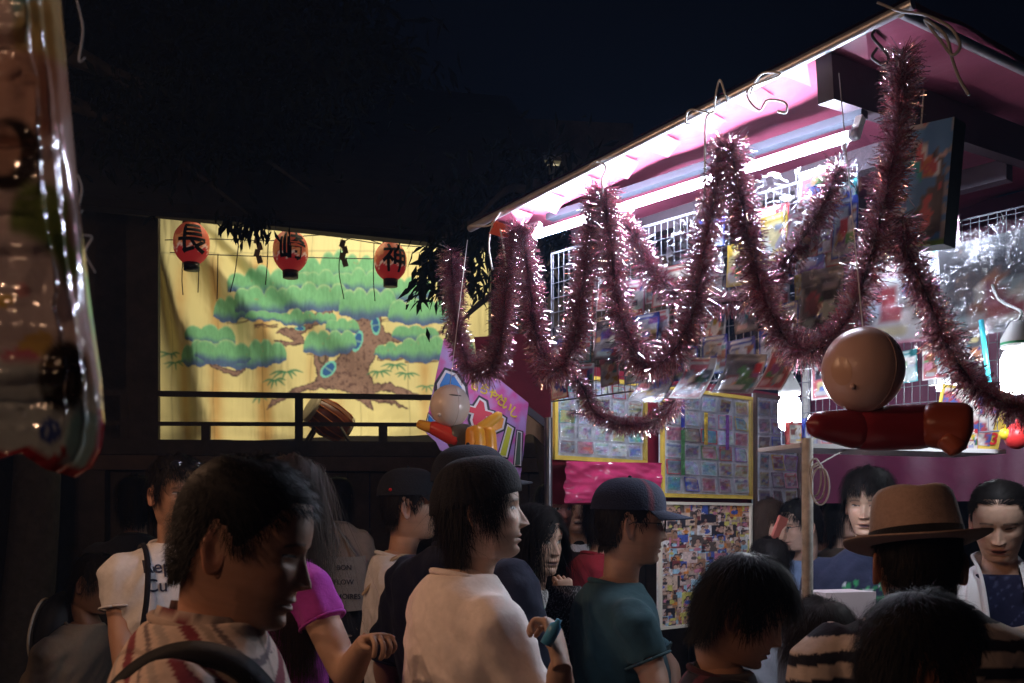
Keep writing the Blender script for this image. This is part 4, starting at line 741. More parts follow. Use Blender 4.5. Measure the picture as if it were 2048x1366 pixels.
def head_grid(nr, nc, wide=1, feat=True, jaw=1, nose=1, smile=0):
    t = np.linspace(0, 1, nr); k = len(HW)
    dens = np.ones(400); tt = np.linspace(0,1,400); dens += 1.6*np.exp(-((tt-.46)/.16)**2); cdf = np.concatenate([[0],np.cumsum(dens)]); cdf = cdf[:-1]/cdf[-2]; t = np.interp(t, cdf, tt)
    A = catmull(np.c_[HF, HW], 400); B = catmull(np.c_[HB, HW], 400)
    f = np.stack([np.interp(t, tt, A[:,i]) for i in range(3)],-1); b = np.stack([np.interp(t, tt, B[:,i]) for i in range(2)],-1)
    s = np.linspace(-1,1,nc,endpoint=False); th = np.pi*(.5*s+.5*s**3); ct, st = np.cos(th), np.sin(th)
    n = 2.25; wl = f[:,2]*wide; lowj = np.clip((-f[:,1]-4)/7,0,1)*(f[:,1] > -11.8); wl = wl*(1+(jaw-1)*lowj)
    yc = -.6
    x = wl[:,None]*np.sign(st)*abs(st)**(2/n); cc = np.sign(ct)*abs(ct)**(2/n)
    y = np.where(cc >= 0, yc+(f[:,0]-yc)[:,None]*cc, yc+(yc-b[:,0])[:,None]*cc); z = f[:,1][:,None]+(b[:,1]-f[:,1])[:,None]*((1-np.cos(th))/2)
    fr = sstep(.1,.5,cc)
    if feat:
        ax = abs(x); g = lambda cx_, cz_, sx, sz: np.exp(-((ax-cx_)/sx)**2-((z-cz_)/sz)**2)
        bridge = np.interp(z, [-4.9,-4.5,-3.9,-3.2,-1.8,-.3,.8,2], [0,1.0,2.15,1.95,1.25,.65,.25,0])*nose
        y = y+fr*(bridge*np.exp(-(x/np.interp(z,[-4.5,-3.6,-1.5,1],[1.15,1.1,.78,.7]))**2)+.75*g(1.25,-3.95,.55,.6)*nose)
        y = y+fr*(-.95*g(3.1,.0,1.35,.95)+.62*g(3.15,-.05,1.05,.55)+.28*g(3.0,1.7,1.7,.55)+.30*g(4.8,-2.6,1.6,1.3)-.15*g(3.2,-1.1,1.4,.4))
        y = y+fr*(.42*g(0,-6.25,1.7,.38)+.50*g(0,-7.5,1.5,.42)-.42*g(0,-6.85,2.2-.2,.17)-.30*g(0,-8.5,1.8,.4)+.42*g(0,-9.9,1.8,.9)-.22*g(2.8,-6.9,.6,.6)-.2*g(0,-5.2,.4,.5)+smile*.4*g(3.6,-4.8,1.0,1.0))
    return x, y, z, th, f
EYE_Z = 0.0
def head_colors(x, y, z, skin, open_=1, gaze=0, mouth=0, stubble=0, brow=1, lips=(.36,.16,.125), oldf=0):
    c = np.zeros(x.shape+(3,)); c[:] = skin; ax = abs(x); front = y > 3
    nv = vnoise(x*1.1+40, z*1.1+40, 9); c *= (.86+.28*nv)[...,None]
    red = np.exp(-((ax-4.2)/1.8)**2-((z+3.2)/1.6)**2)*.22+np.exp(-(x/1.2)**2-((z+3.9)/.8)**2)*.25
    c = c*(1-red[...,None]*np.array((0.05,.35,.35)))
    if stubble: m = (sstep(-4.8,-6.5,z)*(z > -11.5)*front)*stubble; c = c*(1-m[...,None]*.45)
    m = np.exp(-(x/2.2)**4-((z+6.35)/.42)**4)+np.exp(-(x/1.9)**4-((z+7.45)/.5)**4); m = np.clip(m*front,0,1)[...,None]*.6; c = c*(1-m)+np.array(lips)*m
    m = np.clip(np.exp(-(x/2.35)**6-((z+6.87)/.14)**2)*front,0,1)[...,None]; c = c*(1-m*.85)
    if mouth: m = ((x/(1.9+mouth*.5))**2+((z+7.0)/(.25+mouth))**2 < 1) & front; c[m] = (.05,.012,.012); tm = m & (z > -6.75); c[tm] = (.6,.57,.5)
    bz = 2.05-.10*(ax-2.5)-.10*(ax-3.2)**2; m = np.exp(-((z-bz)/.30)**2)*(ax > 1.3)*(ax < 5.2)*front*brow*.85; c = c*(1-m[...,None])+np.array((.02,.015,.012))*m[...,None]
    ex_ = (ax-3.15)/1.45; lid = np.sqrt(np.clip(1-ex_**2,0,1)); hi = .48*open_*lid+.08; lo = -.34*open_*lid+.0; zc = z+.02-.05*(ax-3.1)
    m = front & (abs(ex_) < 1) & (zc < hi) & (zc > lo-.04)
    if open_ > .15:
        c[m] = (.55,.52,.50); ir = m & (((np.sign(x)*(ax-3.15)-gaze) if False else (x-np.sign(x)*3.15-gaze))**2+(zc-.05)**2 < .52**2); c[ir] = (.015,.010,.008)
    l = front & (abs(ex_) < 1.08) & (abs(zc-hi) < .17); c[l] = (.015,.012,.012)
    return c
def ear_mesh(q, side, R, o, skin, sc):
    """outer ear: raised rim, bowl and lobe"""
    nr_, nt = 7, 22; th = np.linspace(0,2*np.pi,nt,endpoint=False); rr = np.linspace(0,1,nr_); G = np.zeros((nr_+2,nt,3))
    oy = 1.65*np.cos(th)*(1-.16*np.sin(th-.4)); oz = 3.15*np.sin(th)*(1+.0*np.cos(th)); w_ = np.where(np.sin(th) < 0, .80, 1.0); oy = oy*w_
    for i, r in enumerate(rr):
        h = np.interp(r,[0,.35,.6,.8,.93,1],[-.35,-.15,.35,.15,.55,.25])+0*th; back = (1-np.cos(th-math.pi))/2
        out = .35+1.15*sstep(-1.2,1.2,-oy*r)   # flares outward behind
        G[i] = np.stack([h*.8+out, oy*r, oz*r],-1)
    G[nr_] = np.stack([.05+.9*sstep(-1.2,1.2,-oy), oy*.97, oz*.97],-1); G[nr_+1] = np.stack([-.5+0*th, oy*.55, oz*.55],-1)
    G = G.copy(); tilt = .18; y_, z_ = G[...,1]*math.cos(tilt)-G[...,2]*math.sin(tilt), G[...,1]*math.sin(tilt)+G[...,2]*math.cos(tilt); G[...,1] = y_-1.1; G[...,2] = z_-1.6; G[...,0] = (G[...,0]+7.0)*side
    W = (G.reshape(-1,3)*sc/100)@np.array(R).T+np.array(o); q.grid(W.reshape(nr_+2,nt,3)[:, ::(1 if side > 0 else -1)], np.array(skin)*.92*np.array((1.05,.9,.9)), loop=True)
M_skin = mat('skin', rough=.48, attr=True, spec=.4, noise=(900,.10), bump=(1400,.12)); M_skin.node_tree.nodes['Principled BSDF'].inputs['Subsurface Weight'].default_value = .10; M_skin.node_tree.nodes['Principled BSDF'].inputs['Subsurface Radius'].default_value = (.01,.004,.002); M_skin.node_tree.nodes['Principled BSDF'].inputs['Subsurface Scale'].default_value = .5
M_hair = {}
def hair_mat(c):
    return mat('hair_%d_%d' % (c[0]*1e4, c[2]*1e4), c, .58, spec=.13, noise=(300,.5))
HLT = np.radians([0,30,50,64,74,80,88,96,106,118,145,180]); 
def remesh(q, voxel, it=6, fac=.5):
    me = bpy.data.meshes.new('tmp'); me.from_pydata(np.concatenate(q.v).tolist(), [], q.f); o = bpy.data.objects.new('tmp', me); C.objects.link(o)
    m = o.modifiers.new('r','REMESH'); m.mode = 'VOXEL'; m.voxel_size = voxel
    if it: m2 = o.modifiers.new('s','SMOOTH'); m2.iterations = it; m2.factor = fac
    bpy.context.view_layer.update(); ev = o.evaluated_get(bpy.context.evaluated_depsgraph_get()); r = bpy.data.meshes.new_from_object(ev)
    n = len(r.vertices); vv = np.empty(n*3); r.vertices.foreach_get('co', vv); vv = vv.reshape(-1,3); nn = np.empty(n*3); r.vertices.foreach_get('normal', nn)
    fl = np.empty(len(r.loops), int); r.loops.foreach_get('vertex_index', fl); ls = np.empty(len(r.polygons), int); r.polygons.foreach_get('loop_start', ls); lt = np.empty(len(r.polygons), int); r.polygons.foreach_get('loop_total', lt)
    f = [tuple(fl[a:a+b].tolist()) for a, b in zip(ls, lt)]; bpy.data.objects.remove(o); bpy.data.meshes.remove(me); bpy.data.meshes.remove(r)
    return vv, nn.reshape(-1,3), f
def hand(q, wrist, d, pn, side, curl=.5, sc=1, skin=(.5,.3,.2), spread=.12, thumb=.5, point=False):
    """d: direction along the hand, pn: out of the back of the hand; side=+1 thumb towards d x pn"""
    d = V(*d).normalized(); pn = V(*pn); pn = (pn-d*pn.dot(d)).normalized(); s = d.cross(pn)*side; w_ = V(*wrist); h = MB(); m = .01*sc
    def pt(a, b, c): return w_+d*(a*m)+s*(b*m)+pn*(c*m)
    h.tube([pt(-2,0,0), pt(0,.1,0), pt(2.5,.2,.05), pt(5.5,.15,.1), pt(8.2,0,.15), pt(9.1,0,.1)], np.array([(2.6,1.9),(2.7,1.9),(3.6,1.6),(4.1,1.45),(4.0,1.2),(3.6,.8)])*m if abs(d.z) < .8 else np.array([(2.6,1.9),(2.7,1.9),(3.6,1.6),(4.1,1.45),(4.0,1.2),(3.6,.8)])*m, 14)
    q2 = MB()
    # rebuild the palm with explicit axes so it is always wide along s
    ctr = [(-2,0,0,2.5,1.9),(0,.1,0,2.6,1.8),(2.5,.2,.05,3.5,1.6),(5.5,.15,.1,4.0,1.4),(8.0,0,.15,3.9,1.15),(9.0,0,.1,3.5,.8)]; th = np.linspace(0,2*np.pi,14,endpoint=False)
    G = np.array([[pt(a, b+wx_*math.cos(t), c+wz*math.sin(t)) for t in th] for a, b, c, wx_, wz in ctr], float); q2.grid(G, loop=True); nn_ = 14
    q2.f += [tuple(range(q2.n-nn_, q2.n)), tuple(range(13,-1,-1))]; q2.m += [0,0]
    for i, (bx_, L_, r0) in enumerate(((2.9,7.4,.85),(1.0,8.2,.88),(-1.0,7.6,.84),(-2.8,6.0,.75))):
        cu = curl*(1+.12*i) if not (point and i == 0) else .12; a = 8.2-.25*abs(i-1); p = pt(a-1, bx_*.95, .05); pts = [p]; ang_ = 0; sp_ = (1.5-i)*spread
        p = pt(a, bx_, .1); pts.append(p)
        for sg, fr in ((.46,.75),(.30,1.05),(.24,.75)):
            ang_ += cu*fr; dr = (d*math.cos(ang_)-pn*math.sin(ang_)+s*sp_*math.cos(ang_)).normalized(); p = p+dr*(L_*sg*m); pts.append(p)
        q2.tube(catmull(pts,13), np.interp(np.linspace(0,1,13),[0,.2,.9,1],[1.05,1,.8,.55])*r0*m, 9)
    pts = [pt(1.2,1.6,-.3), pt(3.4,3.6,-.9), pt(5.6+.3*thumb,4.6-1.2*thumb,-1.6-1.2*thumb), pt(8.0,4.7-2.6*thumb,-2.2-1.4*thumb)]; q2.tube(catmull(pts,12), np.interp(np.linspace(0,1,12),[0,.3,.85,1],[1.5,1.15,.85,.5])*m, 9)
    vv, nn2, f = remesh(q2, .0032*sc, 3, .4); q.add(vv, f, np.array(skin)*(.9+.2*vnoise(vv[:,0]*150, vv[:,2]*150, 3))[:,None])

def person(label, head, scale=1., yaw=0, byaw=None, pitch=0, roll=0, skin=(.46,.27,.19), shirt=None, hair=None, face=None, arms=None, sleeve=.6, build=1., lean=(0,0), group='people at the night festival', collar=True, wide=1., res=(96,80), seed=1, trousers=(.03,.03,.04), neckline=0, ears=(1,1), bare_top=False, nofeat=False, legs=True, shrug=0, fwd=0, vox=.0115):
    """head: world point between the ears at eye height; yaw 0 faces away from the camera, -90 faces right"""
    T_ = thing('person', label, 'person', group); byaw = yaw if byaw is None else byaw; face = dict(face or {}); sc = scale; head = V(*head)
    Rh = Matrix.Rotation(math.radians(yaw),3,'Z')@Matrix.Rotation(math.radians(pitch),3,'X')@Matrix.Rotation(math.radians(roll),3,'Y'); Rb_ = Matrix.Rotation(math.radians(byaw),3,'Z')
    RH, RB = np.array(Rh), np.array(Rb_); H0 = np.array(head); fg = {k: face.pop(k) for k in ('jaw','nose','smile') if k in face}
    # ---- head and neck
    x, y, z, th, f = head_grid(res[0], res[1], wide, not nofeat, **fg); cc = head_colors(x, y, z, skin, **face); L = np.stack([x,y,z],-1)*sc/100
    wk = sstep(-.09*sc,-.19*sc,L[...,2])[...,None]; off = np.array([lean[0],lean[1],0])*.0
    Wd = (L@RH.T)*(1-wk)+(L@RB.T)*wk+H0; q = MB(); q.grid(Wd, cc, loop=True)
    q.add([Wd[0].mean(0)], [], skin)
    for s in (-1,1):
        if ears[0 if s < 0 else 1]: ear_mesh(q, s, RH, H0, skin, sc)
    # ---- body frame
    ln = V(*lean,0)
    def bl(a, b, c): return head+Rb_@V(a*sc, (b-.03+fwd)*sc, (c+shrug)*sc)+Rb_@(V(lean[0],lean[1],0)*(max(0,-c-.15)))
    sh = {-1: bl(-.170*build,-.02,-.262), 1: bl(.170*build,-.02,-.262)}
    A = {-1: (bl(-.235*build,-.03,-.54), bl(-.225*build,.10,-.80)), 1: (bl(.235*build,-.03,-.54), bl(.225*build,.10,-.80))}; hands = {}
    for s, a in (arms or {}).items():
        s = -1 if s == 'L' else 1; A[s] = (V(*a['elbow']), V(*a['wrist'])); 
        if 'hand' in a: hands[s] = a['hand']
    # ---- torso
    def torso(grow, z0=-.195, z1=-.86):
        rg = [(-.150,.056,.056,-.006),(-.165,.066,.066,-.012),(-.185,.092,.076,-.018),(-.208,.134,.086,-.018),(-.232,.166,.094,-.016),(-.27,.180,.104,-.012),(-.36,.180,.114,-.006),(-.44,.172,.116,-.002),(-.54,.162,.110,0),(-.64,.160,.106,0),(-.74,.170,.110,0),(-.86,.176,.114,0)]
        G = []; t = np.linspace(0,2*np.pi,28,endpoint=False)
        for zz, w_, d_, yo in rg:
            if zz > z0+.001 or zz < z1-.001: continue
            w2 = (w_*build if zz < -.20 else w_)+grow; d2 = d_*(.5+.5*build)+grow; e = 2.5
            G.append([bl(w2*np.sign(math.cos(a))*abs(math.cos(a))**(2/e), yo+d2*np.sign(math.sin(a))*abs(math.sin(a))**(2/e), zz) for a in t])
        q_ = MB(); G = np.array(G, float); q_.grid(G, loop=True); n = 28; q_.f += [tuple(range(n)), tuple(range(q_.n-1,q_.n-n-1,-1))]; q_.m += [0,0]; return q_
    core = torso(-.012, -.15, -.86)
    for s in (-1,1):
        e_, w_ = A[s]; S0 = sh[s]; pts = [S0-(e_-S0)*.05, S0.lerp(e_,.35), S0.lerp(e_,.75), e_, e_.lerp(w_,.3), e_.lerp(w_,.7), w_]
        core.tube(catmull(pts,18), np.interp(np.linspace(0,1,18),[0,.3,.5,.62,.85,1],[.052,.046,.039,.041,.031,.027])*sc*(.6+.4*build), 12)
    vv, nn_, ff = remesh(core, .0115*sc, 5); q.add(vv, ff, np.array(skin)*(.9+.2*vnoise(vv[:,0]*25+50, vv[:,2]*25+50, 3))[:,None])
    for s, h in hands.items():
        e_, w_ = A[s]; h = dict(h); d = h.pop('dir', (w_-e_)); hand(q, w_, d, h.pop('back'), h.pop('side', s), sc=sc*h.pop('size',1.), skin=skin, **h)
    body = q.build('body', M_skin, T_, attr=True)
    # ---- shirt
    if shirt:
        g_ = torso(.010, -.16, -.86); hem = []
        for s in (-1,1):
            e_, w_ = A[s]; S0 = sh[s]
            pl = [S0+(head+V(0,0,-.27*sc)-S0)*.35, S0+V(0,0,.0)]
            fr = np.linspace(0,sleeve,7) if sleeve <= 1 else np.concatenate([np.linspace(0,1,5), np.linspace(1,sleeve,5)[1:]])
            pl += [S0.lerp(e_,k) if k <= 1 else e_.lerp(w_,k-1) for k in fr[1:]]
            hem.append((cv_ := catmull(pl, 16)))
            cv = cv_; r_ = np.interp(np.linspace(0,1,16),[0,.2,.6,1],[.066,.066,.062,.064 if sleeve <= 1 else .045])*sc*(.6+.4*build); g_.tube(cv, r_, 16)
        vv, nn_, ff = remesh(g_, vox*sc, 5 if vox > .01 else 9)
        loc = (vv-H0)@RB                                  # body-local coordinates for print and folds
        fold = np.array([mnoise.noise((p[0]*9+seed*3, p[1]*9, p[2]*3.2))*.015+mnoise.noise((p[0]*22+p[2]*16, p[1]*22+seed, p[2]*9+p[0]*14))*.009+abs(mnoise.noise((p[0]*12+p[2]*10+seed, p[1]*12, p[2]*12)))*-.011 for p in loc])
        vv = vv+nn_*(fold*sc*sstep(-.17,-.24,loc[:,2]))[:,None]
        colr = shirt['col']; colr = colr(loc/sc) if callable(colr) else np.broadcast_to(np.array(colr), vv.shape)
        m = MB(); m.add(vv, ff, colr); so = m.build('shirt', shirt.get('mat') or mat('cotton', rough=.9, attr=True, spec=.15, noise=(55,.10), bump=(19,.55), sheen=.08), T_, attr=True)
        for cv in hem:                                    # stitched hem round each sleeve end
            m = MB(); d_ = V(*(cv[-1]-cv[-2])).normalized(); a1 = d_.cross(V(.3,.2,.9)).normalized(); a2 = d_.cross(a1); r0 = (.064 if sleeve <= 1 else .045)*sc*(.6+.4*build)*.965
            m.tube([V(*cv[-1])-d_*.004*sc+a1*(r0*math.cos(t))+a2*(r0*math.sin(t)) for t in np.linspace(0,2*np.pi,29)], .0042*sc, 6, col=np.clip(np.array(colr).reshape(-1,3).mean(0)*.95,0,1)); m.build('sleeve_hem', MATS['cotton'], T_, attr=True)
        if collar:
            m = MB(); t = np.linspace(0,2*np.pi,37); w_ = .073; pts = [bl(w_*math.cos(a), .070*math.sin(a)-.012, -.176-.018*math.sin(a)*(1+neckline)) for a in t]; m.tube(pts, .0075*sc, 8, col=np.array(shirt.get('collar', colr[0] if not callable(shirt['col']) else (.1,.1,.1)))); m.build('collar', MATS['cotton'], T_, attr=True)
    if legs:
        g_ = MB(); hipz = -.80
        zfl = -(head.z-.0)/sc
        for s in (-1,1):
            a = bl(.085*s,0,-.80); k_ = V(a.x,a.y,head.z*.30)+Rb_@V(.015*s,.03,0); a2 = V(a.x,a.y,.07)+Rb_@V(.02*s,-.01,0)
            g_.tube([a, a.lerp(k_,.5), k_, k_.lerp(a2,.5), a2], np.array([.09,.082,.066,.062,.06])*sc, 12)
        t_ = torso(.012,-.64,-.86); g_.add(np.concatenate(t_.v), t_.f); vv, nn_, ff = remesh(g_, .022*sc, 3); m = MB(); m.add(vv, ff, trousers); m.build('trousers', MATS.get('cotton') or mat('cotton', rough=.9, attr=True, spec=.15, noise=(55,.10), bump=(19,.55), sheen=.08), T_, attr=True)
        for s in (-1,1):
            a = bl(.1*s,0,-.80); m = MB(); c = V(a.x,a.y,0)+Rb_@V(0,.05,0); Rr = np.array(Rb_); pr = []
            for yy, w_, h_ in ((-.13,.03,.05),(-.10,.042,.085),(-.03,.044,.09),(.05,.048,.07),(.11,.046,.05),(.145,.03,.035)): pr.append([c+Rb_@V(w_*math.cos(t), yy, max(.002, h_*.5+h_*.5*math.sin(t))) for t in np.linspace(0,2*np.pi,12,endpoint=False)])
            m.grid(np.array(pr,float), (.05,.05,.055), loop=True); m.f += [tuple(range(12)), tuple(range(60,72))]; m.m += [0,0]; m.build('shoe', MATS['cotton'], T_, attr=True)
    # ---- hair
    if hair: make_hair(T_, RH, H0, sc, wide, seed=seed, **hair)
    return dict(T=T_, RH=RH, RB=RB, H0=H0, sc=sc, bl=bl, head=head, Rb=Rb_, Rh=Rh, A=A, sh=sh, body=body)

def make_hair(T_, RH, H0, sc, wide, seed=1, col=(.010,.008,.007), thick=.9, n=4500, length=4.5, lift=.5, comb='crown', line=0, wid=.16, grav=.35, fringe=1., steps=7, back=1., jit=.25, clumps=0):
    r = np.random.default_rng(seed+100); x, y, z, th, f = head_grid(64, 90, wide, False)
    HLZ = np.array([6.3,6.1,4.6,1.8,-.8,-1.8,.6,1.6,-2.5,-5.5,-7.0,-7.6])
    if line == 'low': HLZ = HLZ+np.array([-1.5,-1.5,-1.5,-1,-.5,-.5,0,0,0,0,0,0])
    elif line: HLZ = HLZ+line
    hl = np.interp(abs(th), HLT, HLZ)[None]+0*z
    m = sstep(-.2,1.6,z-hl); P3 = np.stack([x,y,z],-1); N3 = P3-np.array((0,-.5,1.0)); N3[...,2] *= np.where(z < 0, .3, 1); N3 /= np.linalg.norm(N3,axis=-1)[...,None]
    lump = (vnoise(x*.5+seed, z*.5+y*.3, seed)-.4)*.9*thick
    Sh = P3+N3*((thick*.42+lump*.8)*m-1.6*(1-m))[...,None]; low = z < -9; Sh[low] = P3[low]*np.array((.6,.6,1))
    q = MB(); q.grid((Sh*sc/100)@RH.T+H0, loop=True); hm = hair_mat(col)
    sel = np.argwhere((z > hl+.25) & (z > -8.5)); w_ = np.ones(len(sel))
    # strands
    pk_ = sel[r.choice(len(sel), n)]; p = P3[pk_[:,0],pk_[:,1]]+r.normal(0,.28,(n,3)); nr = N3[pk_[:,0],pk_[:,1]]; p = p+nr*(.3+.5*r.random((n,1)))*thick; ang_ = abs(th[pk_[:,1]]); g = RH.T@np.array((0,0,-1.)); wh = np.array((.6,-3.2,11.4))
    Ln = length*r.uniform(.7,1.15,n) if np.ndim(length) == 0 else np.interp(ang_, HLT[[0,3,7,11]], length)*r.uniform(.8,1.1,n)
    Ln = Ln*np.where(ang_ < .9, fringe, 1)*np.where(ang_ > 2, back, 1); step = Ln/steps; E = np.array((7.7*wide,9.4,11.5))+thick*.8; ec = np.array((0,-.3,.2)); pts = [p]; ctrl = r.normal(0,1,(n,3))*jit*np.where(r.random(n) < .07, 2.6, 1)[:,None]
    if clumps: cid = r.integers(0,clumps,n); cj = r.normal(0,1,(clumps,3))*jit*1.6; ctrl = ctrl*.45+cj[cid]
    d = None
    for k in range(steps):
        rel = (p-ec)/E; nrm = rel/E; nrm /= np.linalg.norm(nrm,axis=1)[:,None]
        if comb == 'crown': cd_ = p-wh
        elif comb == 'part': cd_ = np.stack([np.sign(p[:,0]+.8)*3.2, -.8+0*p[:,0], -2.6+0*p[:,0]],-1)
        elif comb == 'back': cd_ = np.array((0,-13.,-2.))-p
        elif comb == 'up': cd_ = np.stack([p[:,0]*.2, .6*p[:,1]+1.0, 4+0*p[:,2]],-1)
        cd_ = cd_-nrm*(cd_*nrm).sum(1)[:,None]; cd_ /= np.linalg.norm(cd_,axis=1)[:,None]+1e-6; t = k/steps
        d = cd_*(1-grav*t*1.2).clip(.05) if False else cd_*max(.08,1-grav*1.6*t)+nr*lift*(1-t)+g*(grav*(.3+1.7*t))+ctrl*(.35+.65*t)
        outside = (rel**2).sum(1) > 1.25**2; d = np.where(outside[:,None] & (k > 2), g+ctrl*.35+cd_*.05, d); d /= np.linalg.norm(d,axis=1)[:,None]; p = p+d*step[:,None]
        rel = (p-ec)/E; rl = np.linalg.norm(rel,axis=1); ins = (rl < 1) & (p[:,2] > -7); p = np.where(ins[:,None], ec+rel/np.maximum(rl,1e-3)[:,None]*E, p)
        low = p[:,2] < -7; nk = np.hypot(p[:,0]/7.0, (p[:,1]+1.5)/6.8); tw = np.interp(-p[:,2],[7,17,23,30],[1,1.05,1.9,2.35]); fix = low & (nk < tw) ; kk = np.where(fix, np.minimum(tw/np.maximum(nk,.2),1.25), 1); 
        p = np.stack([p[:,0]*kk, (p[:,1]+1.5)*kk-1.5, p[:,2]],-1); pts.append(p)
    pts = np.stack(pts,1); K = steps+1; dr = np.gradient(pts,axis=1); o = (pts-ec)/E**2; sd_ = np.cross(dr,o); sd_ /= np.linalg.norm(sd_,axis=2)[...,None]+1e-6
    tp = (1-np.linspace(0,1,K)**2.5*.85)*wid*.5; Vv = np.stack([pts-sd_*tp[None,:,None], pts+sd_*tp[None,:,None]],2); Wv = (Vv.reshape(-1,3)*sc/100)@RH.T+H0
    base = np.arange(n)*2*K; f = []
    for k in range(K-1):
        a = base+2*k; f += list(zip(a.tolist(),(a+1).tolist(),(a+3).tolist(),(a+2).tolist()))
    q.add(Wv, f); return q.build('hair', hm, T_)

# ---- hats and glasses in head space (centimetres)
def hs(pr, pts): return (np.asarray(pts,float)*pr['sc']/100)@pr['RH'].T+pr['H0']
M_cap = mat('cap_cloth', rough=.85, attr=True, spec=.2, bump=(200,.3), noise=(40,.12), sheen=.03)
def cap(pr, col=(.02,.025,.04), brim_col=None, tilt=0, piping=None, brim=7.5, z0=3.6, h=9.6, logo=None, panel=None):
    brim_col = brim_col or col; q = MB(); nt, nr_ = 48, 14; t = np.linspace(0,2*np.pi,nt,endpoint=False); G = np.zeros((nr_,nt,3)); cg = np.zeros((nr_,nt,3)); cg[:] = col
    for i in range(nr_):
        a = i/(nr_-1)*math.pi/2; rr = math.cos(a)**.72; zz = math.sin(a)**.9; G[i,:,0] = np.sin(t)*9.0*rr; G[i,:,1] = np.cos(t)*10.7*rr-.4; G[i,:,2] = z0+h*zz+.25*np.cos(t)*(1-zz)+(np.cos(t) > .3)*np.cos(t)*.9*zz*(1-zz)*2
    if panel is not None: m = abs(t-np.pi) > np.pi*.68; cg[:, m] = panel
    if piping is not None:
        for tt in (math.pi*.32, math.pi*1.68): j = np.argmin(abs(t-tt)); cg[:-1, j] = piping
    q.grid(hs(pr, G.reshape(-1,3)).reshape(G.shape), cg, loop=True)
    c = q.build('cap', M_cap, pr['T'], attr=True); ns = 24; a = np.linspace(-1.12,1.12,ns); B = np.zeros((9,ns,3))
    for i in range(9):
        k = i/8; B[i,:,0] = np.sin(a)*8.7*(1-.02*k); B[i,:,1] = np.cos(a)*10.4-.4+k*brim*np.clip(np.cos(a*1.22),0,1)**.55; B[i,:,2] = z0+.35*np.cos(a)+.1-k*1.6-.9*k*(np.sin(a)**2)*1.2
    q = MB(); q.grid(hs(pr,B.reshape(-1,3)).reshape(B.shape), brim_col); B2 = B.copy(); B2[...,2] -= .35; q.grid(hs(pr,B2.reshape(-1,3)).reshape(B.shape)[:, ::-1], brim_col)
    q.grid(hs(pr,np.stack([B[-1],B2[-1]]).reshape(-1,3)).reshape(2,ns,3), brim_col); q.build('brim', M_cap, c, attr=True)
    q = MB(); q.sphere(hs(pr,[(0,-.4,z0+h+.1)])[0], .006*pr['sc'], n=10, m=6, col=col); q.build('button', M_cap, c, attr=True)
    if logo is not None:
        for lx, lt in logo:
            j = hs(pr,[(math.sin(lt)*8.9, math.cos(lt)*10.7-.4, z0+lx)])[0]; q = MB(); q.sphere(j, .006, n=8, m=6, col=(.6,.02,.02)); q.build('badge', M_cap, c, attr=True)
    return c
def glasses(pr, col=(.02,.02,.02)):
    q = MB()
    for s in (-1,1):
        t = np.linspace(0,2*np.pi,25); q.tube(hs(pr,[(s*3.3+2.35*math.cos(a)*(1), 10.0-.12*abs(s*3.3+2.35*math.cos(a))**1.35*.5, -.25+1.55*math.sin(a)) for a in t]), .0011*pr['sc']*1.3, 6)
        q.tube(hs(pr,[(s*5.6,9.0,.2),(s*7.7,6,.3),(s*7.9,0,.2),(s*7.6,-1.6,-.8)]), .0014*pr['sc'], 6)
    q.tube(hs(pr,[(-1,9.95,.2),(0,10.2,.4),(1,9.95,.2)]), .0014*pr['sc'], 6); g = q.build('glasses', mat('spectacle_frame', col, .3, .3), pr['T'])
    q = MB()
    for s in (-1,1): t = np.linspace(0,2*np.pi,20,endpoint=False); q.add(hs(pr,[(s*3.3+2.3*math.cos(a), 9.98-.06*abs(s*3.3+2.3*math.cos(a))**1.35, -.25+1.5*math.sin(a)) for a in t]), [tuple(range(20))])
    q.build('lens', clear_mat('spectacle_lens', (1,1,1), .06, .02), g, smooth=False)
def strap(pr, pts, w_, col, name='bag_strap', th=.004):
    """band along world points, flat side kept away from the body centre"""
    c = catmull(pts, 40); ctr = np.array(pr['bl'](0,0,-.45)); d = np.gradient(c,axis=0); d /= np.linalg.norm(d,axis=1)[:,None]; o = c-ctr; o -= d*(o*d).sum(1)[:,None]; o /= np.linalg.norm(o,axis=1)[:,None]; s = np.cross(d,o); q = MB()
    G = np.stack([c-s*w_/2-o*th, c-s*w_/2+o*th, c+s*w_/2+o*th, c+s*w_/2-o*th],1); q.grid(G, col, loop=True); return q.build(name, MATS['cotton'], pr['T'], attr=True)

def decal_on(pr, child, vt, ft, px, py, Y, m, name='lettering'):
    """lay flat lettering on a garment: each point is dropped onto the cloth"""
    from mathutils.bvhtree import BVHTree
    ob = [c for c in pr['T'].children if c.name.split('.')[0] == child][0]; bv = BVHTree.FromPolygons([v_.co[:] for v_ in ob.data.vertices], [tuple(p.vertices) for p in ob.data.polygons]); n_ = pr['Rb']@V(0,1,0); rt = pr['Rb']@V(-1,0,0); c = P(px,py,Y); W = []
    for a in vt:
        p = c+rt*float(a[0])+UP*float(a[1]); h = bv.ray_cast(p+n_*.4, -n_); W.append(h[0]+n_*.004 if h[0] else p)
    q = MB(); q.add([tuple(w_) for w_ in W], ft); return q.build(name, m, pr['T'], smooth=False)
